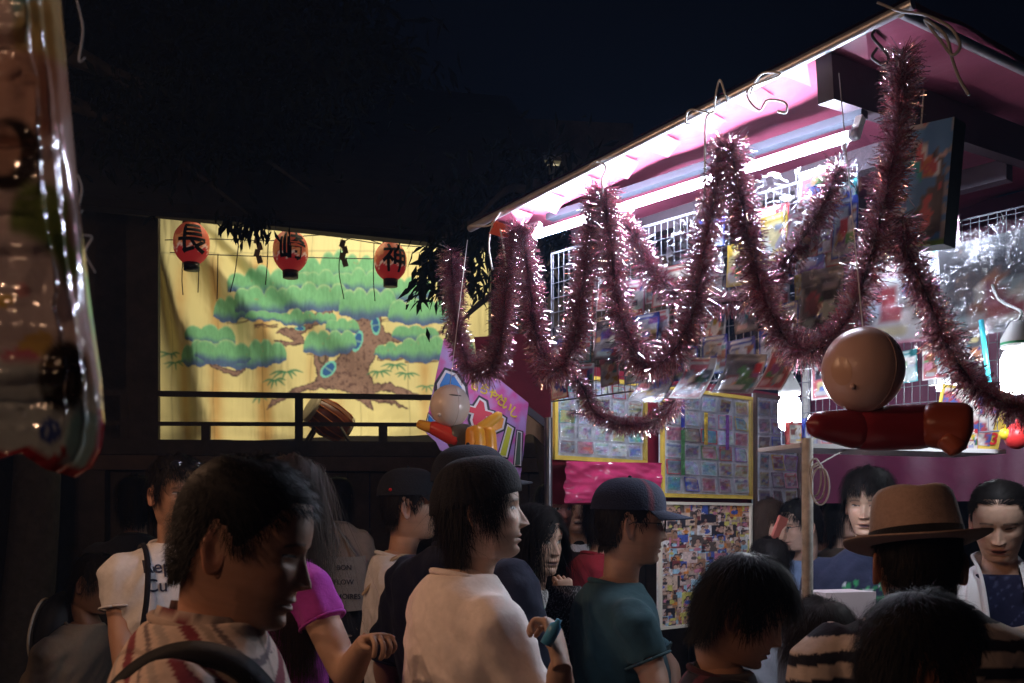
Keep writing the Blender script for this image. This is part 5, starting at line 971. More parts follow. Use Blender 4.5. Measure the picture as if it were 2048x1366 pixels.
# ------------------------------------------------------------------ the crowd
BLK = (.010,.008,.007); BRN = (.035,.020,.012)
SK = (.44,.255,.175); SKL = (.52,.33,.24); SKD = (.34,.18,.115)
CAPH = dict(length=3.2, n=2600, thick=.35, lift=.0, grav=.3)      # hair kept flat under a hat
NIGHT = 'people at the night festival'
def stripes(loc):                                    # black and cream bands
    z = loc[:,2]+.012*np.sin(loc[:,0]*14); m = ((z*1/.047) % 1) < .45; c = np.empty(loc.shape); c[:] = (.66,.56,.50); c[m] = (.02,.022,.035); return c
def scarfplaid(loc):
    a = (loc[:,2]*1.0+loc[:,1]*.75+.2*loc[:,0]); c = np.empty(loc.shape); c[:] = (.60,.46,.38); k = (a/.075) % 1; c[(k < .20)] = (.20,.035,.05); c[(k > .42) & (k < .50)] = (.16,.12,.12); c[(k > .62) & (k < .78)] = (.40,.33,.29); k2 = ((loc[:,0]-loc[:,1])/.11) % 1; c[k2 < .12] *= .65; return c
def redplaid(loc):
    c = np.empty(loc.shape); c[:] = (.035,.03,.04); a = (loc[:,2]/.10) % 1; b = ((loc[:,0]+loc[:,1]*.6)/.10) % 1; c[a < .34] = (.22,.02,.03); c[b < .28] += (.10,.01,.015); c[(a < .34) & (b < .28)] = (.36,.03,.045); return c
def dots(base, dot, s=.03, r=.2):
    def f(loc):
        c = np.empty(loc.shape); c[:] = base; a = np.arctan2(loc[:,0], loc[:,1])*.13/s; z = loc[:,2]/s; row = np.floor(z); m = ((a+.5*(row % 2)) % 1-.5)**2+(z % 1-.5)**2 < r**2; c[m] = dot; return c
    return f
# man in the foreground
m1 = person('close man in profile wearing a striped plaid shirt, dark backpack strap on shoulder', P(484,1083,1.42), 1.0, -92, -84, -15, shirt=dict(col=scarfplaid, collar=(.45,.34,.28)), skin=(.46,.25,.165), hair=dict(col=(.005,.004,.0035), length=[2.2,2.0,1.6,1.5], n=10000, thick=.8, lift=.9, grav=.15, jit=.3, wid=.07), face=dict(open_=.25, stubble=.5, brow=1), res=(150,120), wide=1.04, seed=3, build=1.1, shrug=.055, fwd=-.01, vox=.0045, trousers=(.02,.02,.025))
b = m1['bl']; strap(m1, [b(.15,-.15,-.44), b(.155,-.10,-.26), b(.150,-.02,-.195), b(.145,.07,-.22), b(.13,.13,-.34), b(.12,.15,-.55)], .036, (.008,.008,.010), 'backpack_strap', .006)
# shirt collar standing open
q = MB(); t = np.linspace(-2.5,2.5,40); G = np.array([[m1['bl'](.072*math.sin(a)*k1, .074*math.cos(a)*k1-.012, -.150-.05*j-.012*math.cos(a)) for a in t] for j, k1 in ((0,.93),(.3,1.0),(.6,1.12),(1,1.32))], float); cc = scarfplaid((G.reshape(-1,3)-np.array(P(484,1083,1.42)))@m1['RB']+np.array((0,.05,.04))); q.grid(G, cc); q.build('shirt_collar', MATS['cotton'], m1['T'], attr=True)
# bystander in lettered white shirt
m2 = person('bystander in white lettered T-shirt with a thin black shoulder strap, arm hanging', P(352,985,3.3), 1.0, -135, -148, -4, shirt=dict(col=(.70,.70,.72)), skin=SK, hair=dict(length=5, n=3500, lift=.5), seed=5, sleeve=.78, res=(80,64), arms={'R': dict(elbow=P(240,1240,3.22), wrist=P(250,1390,3.12)), 'L': dict(elbow=P(430,1240,3.3), wrist=P(440,1380,3.2))})
b = m2['bl']; strap(m2, [b(.105,-.10,-.30), b(.10,-.02,-.175), b(.10,.07,-.215), b(.115,.135,-.34), b(.145,.13,-.55), b(.165,.10,-.80)], .016, (.010,.010,.016))
for body, px, py, sz in (('Rep',332,1140,.058),('Cu',326,1174,.058)):
    vt, ft = text_mesh(body, sz, .0006); vt, ft = subdiv_text(vt, ft, 4, .015); decal_on(m2, 'shirt', vt, ft, px, py, 3.12, mat('navy_print', (.02,.022,.05), .8))
q = MB()
for s in (-1,1): q.sphere(hs(m2,[(s*3.3,6.9,8.9)])[0], (.028,.010,.020), R=m2['Rh'], n=14, m=10)
q.tube(hs(m2,[(-7.8,-1,5),(-7,5,8),(-3,7.6,9.2),(3,7.6,9.2),(7,5,8),(7.8,-1,5)]), .0022, 6); q.build('sunglasses', mat('glossy_black', (.01,.01,.012), .12), m2['T'])
# stooping figure with backpack
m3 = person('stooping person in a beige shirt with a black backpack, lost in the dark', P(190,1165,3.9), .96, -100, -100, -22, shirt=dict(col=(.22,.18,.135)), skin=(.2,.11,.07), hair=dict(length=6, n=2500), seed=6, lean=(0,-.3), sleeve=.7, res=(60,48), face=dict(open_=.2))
bp = thing('backpack', 'black backpack with pale piping on the stooping person at far left', 'backpack'); q = MB(); c = P(118,1262,3.95); Rz_ = Matrix.Rotation(.18,3,'Y'); q.sphere(c, (.085,.12,.16), Rz_, 20, 14); q.build('bag_body', mat('black_nylon', (.012,.012,.014), .6), bp)
q = MB(); q.tube([c+Rz_@V(-.062*1, .12*math.cos(t)*.72-.03, .16*math.sin(t)*.75) for t in np.linspace(0,2*np.pi,30)], .006, 6); q.build('piping', mat('pale_piping', (.4,.38,.34), .7), bp)
m4 = person('dark figure with black hair seen from behind, beside the stage skirt', P(272,1002,4.9), 1.0, 10, shirt=dict(col=(.03,.03,.035)), skin=SK, hair=dict(length=9, n=2500), seed=7, res=(50,40))
# woman in purple
w5 = person('woman in a purple top with long brown hair, one forearm raised', P(576,1005,2.55), .98, -48, -42, -6, shirt=dict(col=(.36,.045,.34)), skin=SKL, hair=dict(length=42, comb='part', n=6500, steps=15, lift=.15, grav=.55, col=(.035,.020,.011), wid=.12, thick=.7), seed=8, build=.86, shrug=.055, sleeve=.42, neckline=.8, collar=False, res=(80,64),
   arms={'R': dict(elbow=P(694,1352,2.36), wrist=P(735,1282,2.2), hand=dict(dir=(.55,-.75,.2), back=(.2,-.1,.95), curl=.9, thumb=.6, side=1, size=.85)), 'L': dict(elbow=P(505,1300,2.6), wrist=P(540,1420,2.5))})
# woman with tote far back
w6 = person('woman with black hair and beige blouse seen from behind, below the stage', P(676,993,6.1), .98, 12, 8, 2, shirt=dict(col=(.46,.38,.33)), hair=dict(length=22, n=3000, steps=10, grav=.6, lift=.1), seed=9, build=.88, sleeve=.95, skin=SK, res=(50,40))
tote = thing('tote_bag', 'pale grey tote bag with dark lettering on the far woman in beige', 'bag'); c = P(690,1165,5.9); q = MB(); X, Y = np.meshgrid(np.linspace(-.5,.5,12), np.linspace(-.5,.5,14))
for s in (1,-1): G = np.stack([c.x+X*.23+.01*np.sin(Y*5), c.y-s*(.03*np.cos(X*2.6)*np.cos(Y*2.2)), c.z+Y*.32-.01*np.cos(X*3)],-1); q.grid(G[:, ::s])
q.build('bag_body', mat('grey_canvas', (.42,.42,.42), .9, bump=(60,.4)), tote)
for i, tx in enumerate(('BON','FLOW','MEMOIRES')):
    vt, ft = text_mesh(tx, .042, .0004); q = MB(); q.add(np.stack([c.x+vt[:,0], 0*vt[:,0]+c.y-.034, c.z+.09-.085*i+vt[:,1]],-1), ft); q.build('lettering', MATS['navy_print'], tote, smooth=False)
q = MB(); q.tube(catmull([c+V(-.07,0,.155), P(668,1085,5.9), P(665,1045,5.98), c+V(.07,0,.155)], 24), .007, 6); q.build('handle', MATS['grey_canvas'], tote)
# capped man, white shirt and sling
m7 = person('man in black cap with red badge and white shirt, behind the navy shirt', P(818,1012,3.45), 1.0, -84, -78, 0, shirt=dict(col=(.66,.66,.68)), skin=SK, hair=CAPH, seed=10, sleeve=.75, res=(80,64)); cap(m7, (.014,.016,.022), logo=((2.2,-2.2),(1.8,2.15),(1.5,.45)))
b = m7['bl']; strap(m7, [b(.03,-.13,-.30), b(.10,-.02,-.172), b(.08,.09,-.22), b(-.02,.14,-.42), b(-.12,.12,-.75)], .02, (.45,.36,.26))
# navy shirt
m8 = person('tall man in black cap and loose navy T-shirt, behind the white-shirted man', P(942,985,2.85), 1.03, -78, -42, 2, shirt=dict(col=(.014,.018,.036)), skin=SK, hair=CAPH, seed=11, build=1.2, sleeve=.85, res=(90,72), shrug=.02); cap(m8, (.012,.014,.020))
# white shirt, knitted hat
m9 = person('man in pale T-shirt and black knit hat over chin-length hair, hands raised', P(958,1020,2.32), 1.0, -88, -62, 3, shirt=dict(col=(.84,.75,.71)), skin=SKL, hair=dict(length=[4,7,10,11], n=6500, thick=.7, lift=.05, grav=.5, steps=9, wid=.10, fringe=.2), face=dict(open_=.8, stubble=.8, nose=1.1), seed=12, sleeve=.80, build=.98, res=(150,120), shrug=.02,
   arms={'R': dict(elbow=P(1120,1500,2.10), wrist=P(1120,1322,2.0), hand=dict(dir=(-.15,.5,.7), back=(.75,-.35,.2), curl=.95, thumb=.8, side=1)), 'L': dict(elbow=P(1110,1480,2.5), wrist=P(1090,1380,2.28))})
q = MB(); nt = 48; t = np.linspace(0,2*np.pi,nt,endpoint=False); G = np.zeros((16,nt,3))
for i in range(16):
    a = i/15*math.pi/2; G[i,:,0] = np.sin(t)*9.0*math.cos(a)**.62; G[i,:,1] = np.cos(t)*(10.9)*math.cos(a)**.62-.7; G[i,:,2] = 1.6+2.4*np.cos(t)*(1-i/15)+10.8*math.sin(a)**.95-(i > 0)*.0
G *= (1+.006*np.sin(t*24))[None,:,None]; G2 = G[:1]*np.array((.95,.95,1)); q.grid(hs(m9, np.concatenate([G2,G]).reshape(-1,3)).reshape(17,nt,3), (.012,.012,.015), loop=True); q.build('knit_hat', M_cap, m9['T'], attr=True)
bo = MB(); c = P(1106,1262,1.97); bo.lathe([(0,-.03),(.012,-.03),(.013,.0),(.012,.012),(.006,.018),(.006,.026),(0,.026)], c, Matrix.Rotation(.5,3,'Y'), 16); tag(bo.build('drink_bottle', mat('light_blue_plastic', (.10,.42,.70), .3)), 'small light blue bottle held by the man in knit hat', 'bottle')
# long haired woman looking out
w10 = person('woman with long black hair turned toward us, hand raised near her chin', P(1072,1080,3.25), .97, -138, -118, -4, shirt=dict(col=lambda l: np.where((l[:,0] > .03)[:,None], np.array((.02,.30,.16)), np.array((.62,.62,.62)))), skin=SKL, hair=dict(length=36, comb='part', n=6500, steps=14, lift=.12, grav=.6, wid=.11, thick=.7, line='low'), face=dict(open_=1.15, gaze=.12, mouth=.12), seed=13, build=.84, res=(130,110), collar=False,
   arms={'L': dict(elbow=P(1160,1300,3.15), wrist=P(1132,1200,3.0), hand=dict(dir=(-.1,-.1,.9), back=(.3,-.9,.1), curl=1.2, thumb=.6, side=-1, size=.72)), 'R': dict(elbow=P(1050,1290,3.1), wrist=P(1140,1300,2.95), hand=dict(dir=(.9,-.1,-.1), back=(0,-.9,.4), curl=.7, thumb=.5, side=1, size=.9))})
sb_ = thing('patterned_bag', 'black bag with white scrollwork pattern and dotted pocket held by the long-haired woman', 'bag'); c = P(1128,1240,2.93); X, Y = np.meshgrid(np.linspace(-.5,.5,60), np.linspace(-.5,.5,80)); z = vnoise(X*9+3, Y*9+3, 21, 2); cc = np.zeros((80,60,3)); cc[:] = (.012,.012,.016); cc[abs((z*7) % 1-.5) < .085] = (.32,.32,.34); q = MB()
wd = .13*(1-.25*sstep(.1,.5,Y)); 
for s in (1,-1): G = np.stack([c.x+X*wd+.01*np.sin(Y*6), c.y-s*.045*np.cos(X*3)*np.cos(Y*2.6)+.0*X, c.z+Y*.20],-1); q.grid(G[:, ::s], cc[:, ::s])
q.build('bag_body', mat('bag_print', rough=.7, attr=True), sb_, attr=True)
c2 = P(1150,1345,2.9); cc = np.zeros((80,60,3)); cc[:] = (.012,.012,.016); dx, dy = (X*6) % 1-.5, (Y*5) % 1-.5; cc[dx**2*1.2+dy**2 < .075] = (.62,.62,.60); q = MB(); q.grid(np.stack([c2.x+X*.13, c2.y-.03*np.cos(X*3), c2.z+Y*.12],-1), cc); q.build('dotted_pocket', MATS['bag_print'], sb_, attr=True)
# people further in the lane
m11 = person('laughing man in green jacket over white T-shirt, beneath the pink sheet', P(1158,1022,5.0), .98, 174, 178, 6, shirt=dict(col=lambda l: np.where(((abs(l[:,0]) < .045) & (l[:,1] > 0))[:,None], np.array((.7,.72,.78)), np.array((.05,.11,.075)))), skin=(.5,.30,.2), hair=dict(length=5, n=2500), face=dict(open_=.3, mouth=.55, smile=1), seed=14, sleeve=1.5, res=(90,80))
m12 = person('dark haired man with a reddish face beside the far dark post', P(1108,1018,4.5), .98, -150, shirt=dict(col=(.05,.03,.03)), skin=(.42,.18,.13), hair=dict(length=5, n=2500), seed=15, res=(60,48))
m13 = person('person in bright red shirt mostly hidden behind the navy sports cap', P(1212,1030,4.1), .95, -60, shirt=dict(col=(.26,.02,.03)), skin=SK, hair=dict(length=8, n=2500), seed=16, res=(60,48))
m14 = person('older man in navy sports cap, glasses and teal T-shirt, in profile', P(1258,1046,2.82), 1.0, -88, -78, -3, shirt=dict(col=(.035,.085,.105)), skin=(.42,.24,.16), hair=dict(CAPH, length=2.2), face=dict(open_=.7, nose=1.0, stubble=.25), seed=17, sleeve=.92, build=1.02, res=(130,110), arms={'R': dict(elbow=P(1300,1330,2.62), wrist=P(1330,1430,2.5)), 'L': dict(elbow=P(1330,1330,2.9), wrist=P(1350,1430,2.8))})
cap(m14, (.012,.016,.036), piping=(.10,.02,.035), panel=(.016,.020,.042), h=9.2, brim=8.2); glasses(m14)
# boy looking down
m15 = person('boy with black hair looking down, in dark red checked shirt', P(1482,1218,2.08), .95, -104, -95, -24, shirt=dict(col=redplaid, collar=(.06,.02,.025)), skin=(.40,.21,.13), hair=dict(length=[7,7,6,5.5], n=8000, thick=1.1, lift=.35, grav=.35, wid=.10, jit=.2, clumps=60), face=dict(open_=.12, nose=.85), seed=18, build=.86, res=(140,120), shrug=.03, vox=.007)
b = m15['bl']; strap(m15, [b(.09,-.12,-.30), b(.085,-.03,-.182), b(.08,.07,-.215), b(.05,.13,-.40), b(.02,.14,-.60)], .018, (.015,.015,.02), 'neck_strap')
m16 = person('child with tousled dark brown hair seen from behind, next to striped shoulder', P(1640,1292,2.5), .95, 20, 15, 0, shirt=dict(col=(.05,.045,.05)), skin=SK, hair=dict(length=11, n=6500, col=(.020,.013,.009), thick=1.1, lift=.35, grav=.4, clumps=70, wid=.10), seed=19, build=.85, res=(60,48))
# man in hat
m17 = person('man in brown felt hat and black striped shirt, back turned', P(1836,1122,1.95), 1.0, -12, -8, -4, shirt=dict(col=stripes, collar=(.05,.05,.06)), skin=(.40,.20,.12), hair=dict(length=2.6, n=4000, thick=.5, lift=.25, wid=.08), seed=20, shrug=.085, fwd=-.04, vox=.0055, build=1.08, sleeve=.9, res=(90,72))
q = MB(); nt = 64; t = np.linspace(0,2*np.pi,nt,endpoint=False); fel = (.42,.29,.235)
prof = [(9.0,3.6),(9.05,4.6),(8.85,6.6),(8.5,9.0),(8.1,11.4),(7.6,13.2),(6.8,14.2),(5.2,14.1),(3.0,13.3),(.2,12.9)]; G = np.zeros((len(prof),nt,3))
for i, (r_, z_) in enumerate(prof):
    k = i/(len(prof)-1); G[i,:,0] = np.sin(t)*r_*.96; G[i,:,1] = np.cos(t)*r_*1.20-.3; dent = np.exp(-(np.sin(t)*r_/2.6)**2)*1.9*sstep(.5,.9,k)+np.exp(-((np.sin(t)*r_-4.4*np.sign(np.sin(t)))/2.0)**2)*1.4*sstep(0,8,np.cos(t)*r_*1.2)*sstep(.3,.7,k); G[i,:,2] = z_-dent+.35*np.sin(t*2+1)*k
def hatspace(G): 
    Rr = np.array(Matrix.Rotation(math.radians(-4),3,'Y')@Matrix.Rotation(math.radians(-3),3,'X')); return hs(m17,(G.reshape(-1,3)@Rr.T)).reshape(G.shape)
M_felt = mat('brown_felt', rough=.95, attr=True, spec=.1, noise=(120,.18), bump=(400,.3), sheen=.4)
q.grid(hatspace(G), fel, loop=True); hat = q.build('felt_hat', M_felt, m17['T'], attr=True)
B = np.zeros((12,nt,3))
for i in range(12):
    k = i/11; r_ = 8.9+k*5.0; B[i,:,0] = np.sin(t)*(r_*.97+k*.2); B[i,:,1] = np.cos(t)*(r_*1.17)-.3; B[i,:,2] = 3.6+k*(-.3)+k*k*(1.5*np.sin(t)**2-1.1*np.clip(np.cos(t),0,1)+.7*np.clip(-np.cos(t),0,1))
q = MB(); B2 = B.copy(); B2[...,2] -= .28; q.grid(hatspace(B), fel, loop=True); q.grid(hatspace(B2)[:, ::-1], fel, loop=True); q.grid(hatspace(np.stack([B[-1],B2[-1]])), fel, loop=True); q.build('brim', M_felt, hat, attr=True)
q = MB(); G3 = np.stack([np.stack([np.sin(t)*9.08*.97, np.cos(t)*9.08*1.205-.3, z_+0*t],-1) for z_ in (3.75,4.7,5.7,6.1)]); G3[2:,:,:2] *= .985; q.grid(hatspace(G3), (.012,.012,.014), loop=True); q.build('hat_band', M_felt, hat, attr=True)
m18 = person('child with black hair at the bottom edge, cheek lit orange, before striped shirt', P(1838,1326,1.58), .93, -96, -80, -10, shirt=dict(col=(.04,.04,.05)), skin=(.42,.20,.12), hair=dict(length=[4,3.6,4,4], n=8500, thick=.9, lift=.5, grav=.25, wid=.085, jit=.25), face=dict(open_=.2, nose=.8), seed=21, build=.8, res=(110,90))
# vendors
def tee(l):
    c = np.empty(l.shape); c[:] = (.018,.022,.045); m = (abs(l[:,0]) < .09) & (l[:,1] > 0) & (l[:,2] < -.27); z = vnoise(l[:,0]*60+40, l[:,2]*60+60, 4); c[m & (z > .54)] = (.5,.52,.55); c[m & (z > .56) & (l[:,2] > -.36)] = (.03,.20,.08); return c
v19 = person('young vendor with black fringe and dark printed T-shirt, looking down', P(1738,1004,3.55), 1.0, 150, 165, -10, shirt=dict(col=tee, collar=(.4,.03,.04)), skin=SKL, hair=dict(length=[4.4,6,7,6], n=7500, thick=1.1, lift=.4, grav=.3, wid=.12, clumps=60), face=dict(open_=.3, mouth=.2), seed=22, res=(140,120), build=.95)
v20 = person('woman vendor with hair tied back and a white towel round her neck', P(1999,1040,2.95), .97, 152, 165, -20, shirt=dict(col=dots((.016,.018,.05),(.06,.07,.14),.012,.2)), skin=SKL, hair=dict(length=7, comb='back', n=6500, thick=.35, lift=.0, grav=.05, steps=6, wid=.12, jit=.03, line=.9), face=dict(open_=.22, mouth=.12, lips=(.45,.08,.09)), seed=23, res=(150,130), build=.86, neckline=.5,
   arms={'R': dict(elbow=P(1900,1300,2.95), wrist=P(1955,1305,2.6), hand=dict(dir=(.6,-.8,-.1), back=(0,-.3,.9), curl=.6, side=1, size=.9)), 'L': dict(elbow=P(2110,1280,2.9), wrist=P(2010,1300,2.55), hand=dict(dir=(-.8,-.5,-.1), back=(0,-.3,.9), curl=.6, side=-1, size=.9))})
q = MB(); q.sphere(hs(v20,[(0,-11.0,2.5)])[0], .036, n=16, m=10); q.build('hair_bun', hair_mat(BLK), v20['T'])
b = v20['bl']; q = MB(); cv = catmull([b(.10,.155,-.52), b(.098,.15,-.40), b(.095,.12,-.28), b(.082,.055,-.20), b(.06,-.05,-.165), b(0,-.085,-.150), b(-.06,-.05,-.165), b(-.082,.055,-.20), b(-.095,.12,-.28), b(-.098,.15,-.40), b(-.10,.155,-.54)], 70)
ctr = np.array(b(0,0,-.3)); d = np.gradient(cv,axis=0); d /= np.linalg.norm(d,axis=1)[:,None]; o = cv-ctr; o[:,2] *= .4; o -= d*(o*d).sum(1)[:,None]; o /= np.linalg.norm(o,axis=1)[:,None]; s_ = np.cross(d,o); k = np.linspace(-1,1,16); wv = .05+.022*abs(np.linspace(-1,1,70))**2
G = cv[:,None]+s_[:,None]*(k[None,:,None]*wv[:,None,None])+o[:,None]*((.012*np.sin(k*9)[None]+.010*np.sin(np.linspace(0,9,70)[:,None]+k[None]*4))[...,None]+.012); q.grid(G); G2 = G-o[:,None]*.006; q.grid(G2[:, ::-1]); q.build('towel', mat('white_towel', (.74,.74,.76), .95, bump=(300,.6)), v20['T'])
vt, ft = text_mesh('★', .03, .0); c = P(2042,1215,2.72)
q = MB(); t = np.linspace(0,2*np.pi,24); w_ = V(*P(2010,1300,2.55)); e_ = V(*P(2110,1280,2.9)); d = (e_-w_).normalized(); s1 = d.cross(UP).normalized(); s2 = s1.cross(d)
for k_ in (.03,.045,.06): q.tube([w_+d*k_+s1*.031*math.cos(a)+s2*.031*math.sin(a) for a in t], .005, 6)
q.build('red_bracelet', mat('red_beads', (.6,.02,.05), .35), v20['T'])
# beyond the stall
m21 = person('man in light blue shirt and glasses facing left, behind the white post', P(1602,1050,4.5), .96, 100, 120, -10, shirt=dict(col=(.24,.34,.55)), skin=SKL, hair=dict(length=4, n=2500), seed=24, res=(90,72)); glasses(m21)
b = m21['bl']; strap(m21, [b(.06,-.12,-.3), b(.06,-.02,-.175), b(.05,.09,-.22), b(0,.14,-.45), b(-.08,.12,-.7)], .03, (.03,.05,.04))
m22 = person('person with brown hair holding up a coral phone, behind the boy', P(1530,1050,4.6), .98, -70, shirt=dict(col=(.05,.04,.04)), skin=SK, hair=dict(length=9, n=3000, col=(.06,.035,.022)), seed=25, res=(60,48), arms={'R': dict(elbow=P(1530,1150,4.4), wrist=P(1548,1090,4.3), hand=dict(dir=(.2,0,.9), back=(-.3,-.9,0), curl=.8, side=1, size=.9))})
q = MB(); q.box(P(1558,1058,4.28), (.06,.012,.11), Matrix.Rotation(.35,3,'Y')@Matrix.Rotation(.7,3,'Z')); tag(q.build('phone', mat('coral_case', (.50,.14,.10), .5), smooth=False), 'coral cased phone held up behind the black-haired boy', 'phone')
m22b = person('small child with black hair in front of the light blue shirt', P(1540,1128,4.0), .85, 10, shirt=dict(col=(.3,.32,.36)), skin=SK, hair=dict(length=8, n=2500), seed=26, res=(50,40))
m24 = person('person in pale pink shirt half hidden by the white post', P(1650,1040,5.3), .97, 140, shirt=dict(col=(.48,.33,.35)), skin=SK, hair=dict(length=6, n=2000), seed=27, res=(60,48))
m23 = person('dim figure with long hair and brown top, behind the young vendor', P(1694,1030,4.9), .97, 190, shirt=dict(col=(.10,.07,.05)), skin=SK, hair=dict(length=24, comb='part', n=3000, steps=10, grav=.6, lift=.1), seed=28, res=(60,48))
q = MB(); q.box(P(1676,1212,3.3)+V(0,0,-.04), (.19,.14,.18), Matrix.Rotation(.3,3,'Z')); o = q.build('carton', mat('pale_card', (.52,.45,.46), .8), smooth=False); tag(o, 'pale pink cardboard carton on the stall counter behind white post', 'carton')
q = MB(); q.box(P(1676,1212,3.3)+V(0,0,-.04-.09-.165), (.32,.30,.30)); q.box(V(P(1676,1212,3.3).x,3.3,.45), (.34,.32,.60)); tag(q.build('crate_stack', mat('grey_crate', (.15,.15,.16), .6), smooth=False), 'grey crate stack carrying the pale carton inside the stall', 'crate')

def film_mat():
    m = mat('glossy_film', rough=.14, attr=True, spec=.6, coat=.6, bump=(16,.10)); N = m.node_tree.nodes; L = m.node_tree.links; t = N.new('ShaderNodeBsdfTranslucent'); x_ = N.new('ShaderNodeMixShader'); x_.inputs[0].default_value = .22
    a = [n_ for n_ in N if n_.type == 'ATTRIBUTE'][0]; L.new(a.outputs['Color'], t.inputs[0]); L.new(N['Principled BSDF'].outputs[0], x_.inputs[1]); L.new(t.outputs[0], x_.inputs[2]); L.new(x_.outputs[0], N['Material Output'].inputs[0]); return m
# ================================================================== NEAR LEFT: HANGING BAG AND ITS STALL FRAME
fr_ = thing('near_stall_frame', 'steel frame of the near stall, the patterned bag hangs from it', 'stall'); M_ = M_pipe
pole('post', V(-1.75,.85,0), V(-1.75,.85,3.0), .02, M_pipe, fr_); pole('crossbar', V(-1.95,.85,2.70), V(-.30,.85,2.70), .014, M_pipe, fr_); pole('crossbar', V(-1.75,-.9,2.95), V(-1.75,2.6,2.95), .014, M_pipe, fr_); pole('post', V(-1.75,2.5,0), V(-1.75,2.5,3.0), .02, M_pipe, fr_)
Yb = .85; ry_k = [(-120,108),(0,122),(200,140),(400,158),(600,181),(760,204),(850,210),(900,203),(935,184),(955,152)]
rows_ = np.linspace(-120,955,110); xr = np.interp(rows_, [a for a, _ in ry_k], [b_ for _, b_ in ry_k]); xl = -330+0*xr; ncol = 90; tt = np.linspace(0,1,ncol); tt = 1-(1-tt)**1.0
PX = xl[:,None]+(xr-xl)[:,None]*tt[None]; bot = 955-28*np.exp(-((tt-.62)/.08)**2)-50*np.clip((.62-tt)/.3,0,1)**1*(tt < .62)+0*tt; 
PY = -120+(rows_[:,None]+120)/(955+120)*(np.interp(PX[-1], [-330,-200,-60,0,40,90,150,175], [900,930,905,918,905,938,955,948])[None]+120)
dd = xr[:,None]-PX; crease = (.030*sstep(34,42,dd+10*(vnoise(PY/70+2,PY*0+1,4)-.5))+.024*sstep(66,71,dd+26*(vnoise(PY/90+5,PY*0+3,8)-.5)))*(.5+vnoise(PY/50,PY*0+7,5)); edge = np.minimum((xr[:,None]-PX)/40, 1); bulge = .052*np.sqrt(np.clip(1-(1-edge)**2,0,1)); bulge *= (.35+.65*sstep(0,260,955-rows_))[:,None]*1.0
wr = .006*np.sin(PX/26+PY/70)*np.exp(-((xr[:,None]-PX-60)/50)**2)+.010*(vnoise(PX/60+9,PY/90+9,6)-.5)*sstep(0,.4,edge)+.02*(abs(vnoise(PX/38+3,PY/60,9)-.5))*np.exp(-((xr[:,None]-PX-34)/30)**2-((PY-820)/110)**2)
yd = Yb-bulge-wr-crease; Gf = np.stack([(PX-1024)/F*yd, yd, CZ-(PY-HY)/F*yd],-1); col_ = np.zeros(PX.shape+(3,)); col_[:] = (.66,.56,.56)
def blob(x, y, rx, ry, c, t=0, soft=.12): 
    global col_
    u_ = ((PX-x)*math.cos(t)+(PY-y)*math.sin(t))/rx; v_ = (-(PX-x)*math.sin(t)+(PY-y)*math.cos(t))/ry; m = 1-sstep(1-soft,1+soft,np.hypot(u_,v_)); col_ = col_*(1-m[...,None])+np.array(c)*m[...,None]
blob(90,-20,70,120,(.22,.42,.45)); blob(95,70,70,80,(.55,.46,.24)); blob(40,190,110,90,(.55,.36,.30)); blob(20,310,62,75,(.03,.022,.02)); blob(5,300,36,50,(.45,.28,.22)); blob(95,470,72,110,(.17,.24,.08),-.3); blob(150,440,16,60,(.30,.22,.20)); blob(20,590,110,125,(.50,.44,.46)); blob(0,600,26,14,(.60,.42,.08)); blob(-20,570,16,20,(.02,.02,.02)); blob(45,580,14,14,(.6,.32,.34)); blob(70,690,40,24,(.55,.38,.12),-.5); blob(40,716,38,18,(.55,.15,.22)); blob(40,850,190,130,(.40,.46,.48)); blob(170,880,40,60,(.25,.42,.45)); blob(126,752,50,72,(.022,.016,.014),.1); blob(100,862,23,25,(.03,.06,.24))
for dx, dy in ((-7,-6),(7,-6),(-7,6),(7,6)): blob(100+dx,862+dy,3.4,3.4,(.35,.42,.55))
blob(100,918,36,6,(.30,.03,.04),-.15); blob(126,906,5,14,(.30,.03,.04))
dist = np.minimum(xr[:,None]-PX, 1e9); rim = np.minimum(PY[-1][None]-PY, np.where(PY > 820, xr[:,None]-PX, 1e9)); m = (1-sstep(9,17,rim))[...,None]; col_ = col_*(1-m)+np.array((.24,.012,.02))*m
q = MB(); q.grid(Gf, col_); yk = Yb+bulge*.9; PXk = np.minimum(PX, xr[:,None]-1.5); Gk = np.stack([(PXk-1024)/F*yk, yk, CZ-(PY-HY)/F*yk],-1); q.grid(Gk[:, ::-1], col_); 
q.grid(np.stack([Gf[:,-1],Gk[:,-1]],1), (.42,.1,.12))
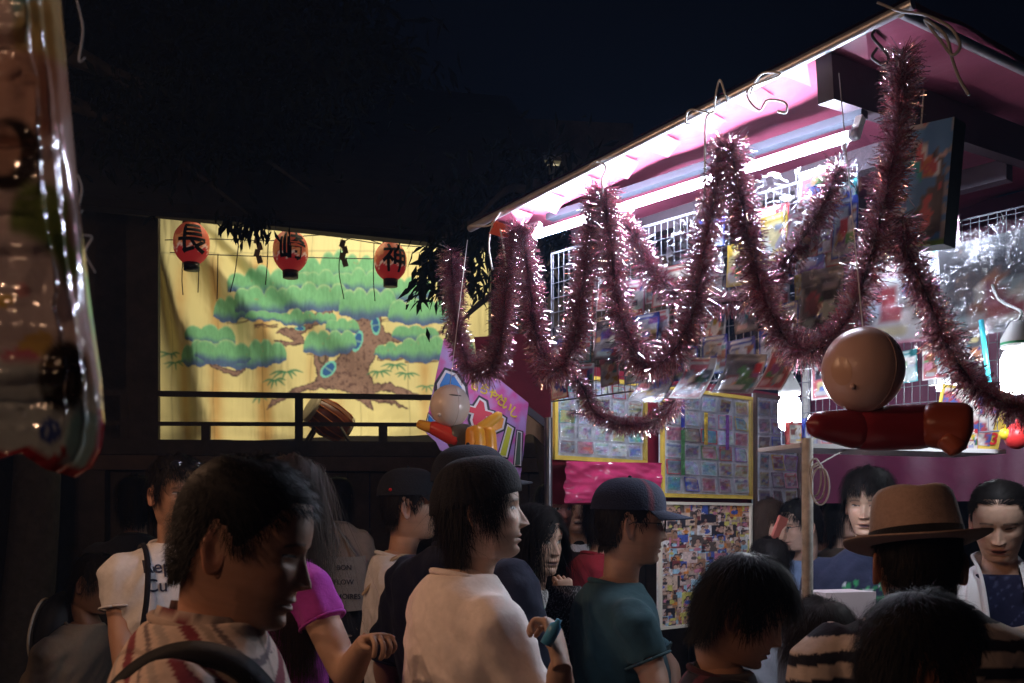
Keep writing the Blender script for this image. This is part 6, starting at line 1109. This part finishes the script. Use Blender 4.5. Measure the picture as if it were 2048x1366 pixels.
hb = thing('hanging_party_bag', 'glossy patterned plastic bag with red scalloped rim hanging close at left', 'plastic bag'); q.build('film', film_mat(), hb, attr=True)
q = MB(); q.tube([V((-100-1024)/F*Yb, Yb, CZ+(1040+118)/F*Yb), V((-100-1024)/F*Yb, Yb, 2.70)], .003, 5); q.build('string', M_rope, hb)
# loose plastic ties at its edge
for i, (pts, l) in enumerate((([(148,0),(160,60),(152,120),(165,115)],'thin plastic tie trailing at the top edge of the patterned bag'),([(150,350),(158,380),(148,430),(160,420)],'curled plastic tie halfway down the edge of the patterned bag'),([(160,470),(178,475),(165,505),(185,545)],'curled plastic tie at the lower edge of the patterned bag'))):
    q = MB(); q.tube(catmull([P(x+6,y,.9) for x, y in pts], 24), .0007, 5); tag(q.build('plastic_tie', M_rope), l, 'tie', 'ties on the patterned bag')
# warm stall light from out of view, spread over extra bulbs to soften shadows
for k_, (yy, ll) in enumerate(((-.7,'unseen extra warm bulb on the near stall frame, behind the photographer'),(.95,'unseen warm bulb on the near stall frame, beside the patterned bag'),(2.3,'unseen extra warm bulb at the far end of the near stall frame'))):
    wb = thing('warm_bulb', ll, 'lamp', 'warm bulbs of the near stall'); c = V(-1.75,yy,2.6); q = MB(); q.sphere(c, (.035,.035,.045)); q.build('glass', mat('warm_glass', (1,.8,.6), .4, emit=(1,.56,.33), es=WARM_W/3/(4*math.pi*.038**2)/math.pi), wb); q = MB(); q.tube([c+V(0,0,.04), V(-1.75,yy,2.94)], .006, 6); q.build('flex', M_blk, wb)

# ---- thin volume added to imitate the lens glow around the lamps, tinted blue
hz = MB(); hz.box((0,5.5,3.6), (26,19,9.4)); ho = hz.build('glow_haze', mat('glow_haze_volume'), smooth=False); tag(ho, kind='stuff')
hm_ = MATS['glow_haze_volume']; N = hm_.node_tree.nodes; N.remove(N['Principled BSDF']); pv = N.new('ShaderNodeVolumePrincipled'); pv.inputs['Color'].default_value = (.38,.58,1,1); pv.inputs['Density'].default_value = GLOW_HAZE; hm_.node_tree.links.new(pv.outputs[0], N['Material Output'].inputs['Volume'])
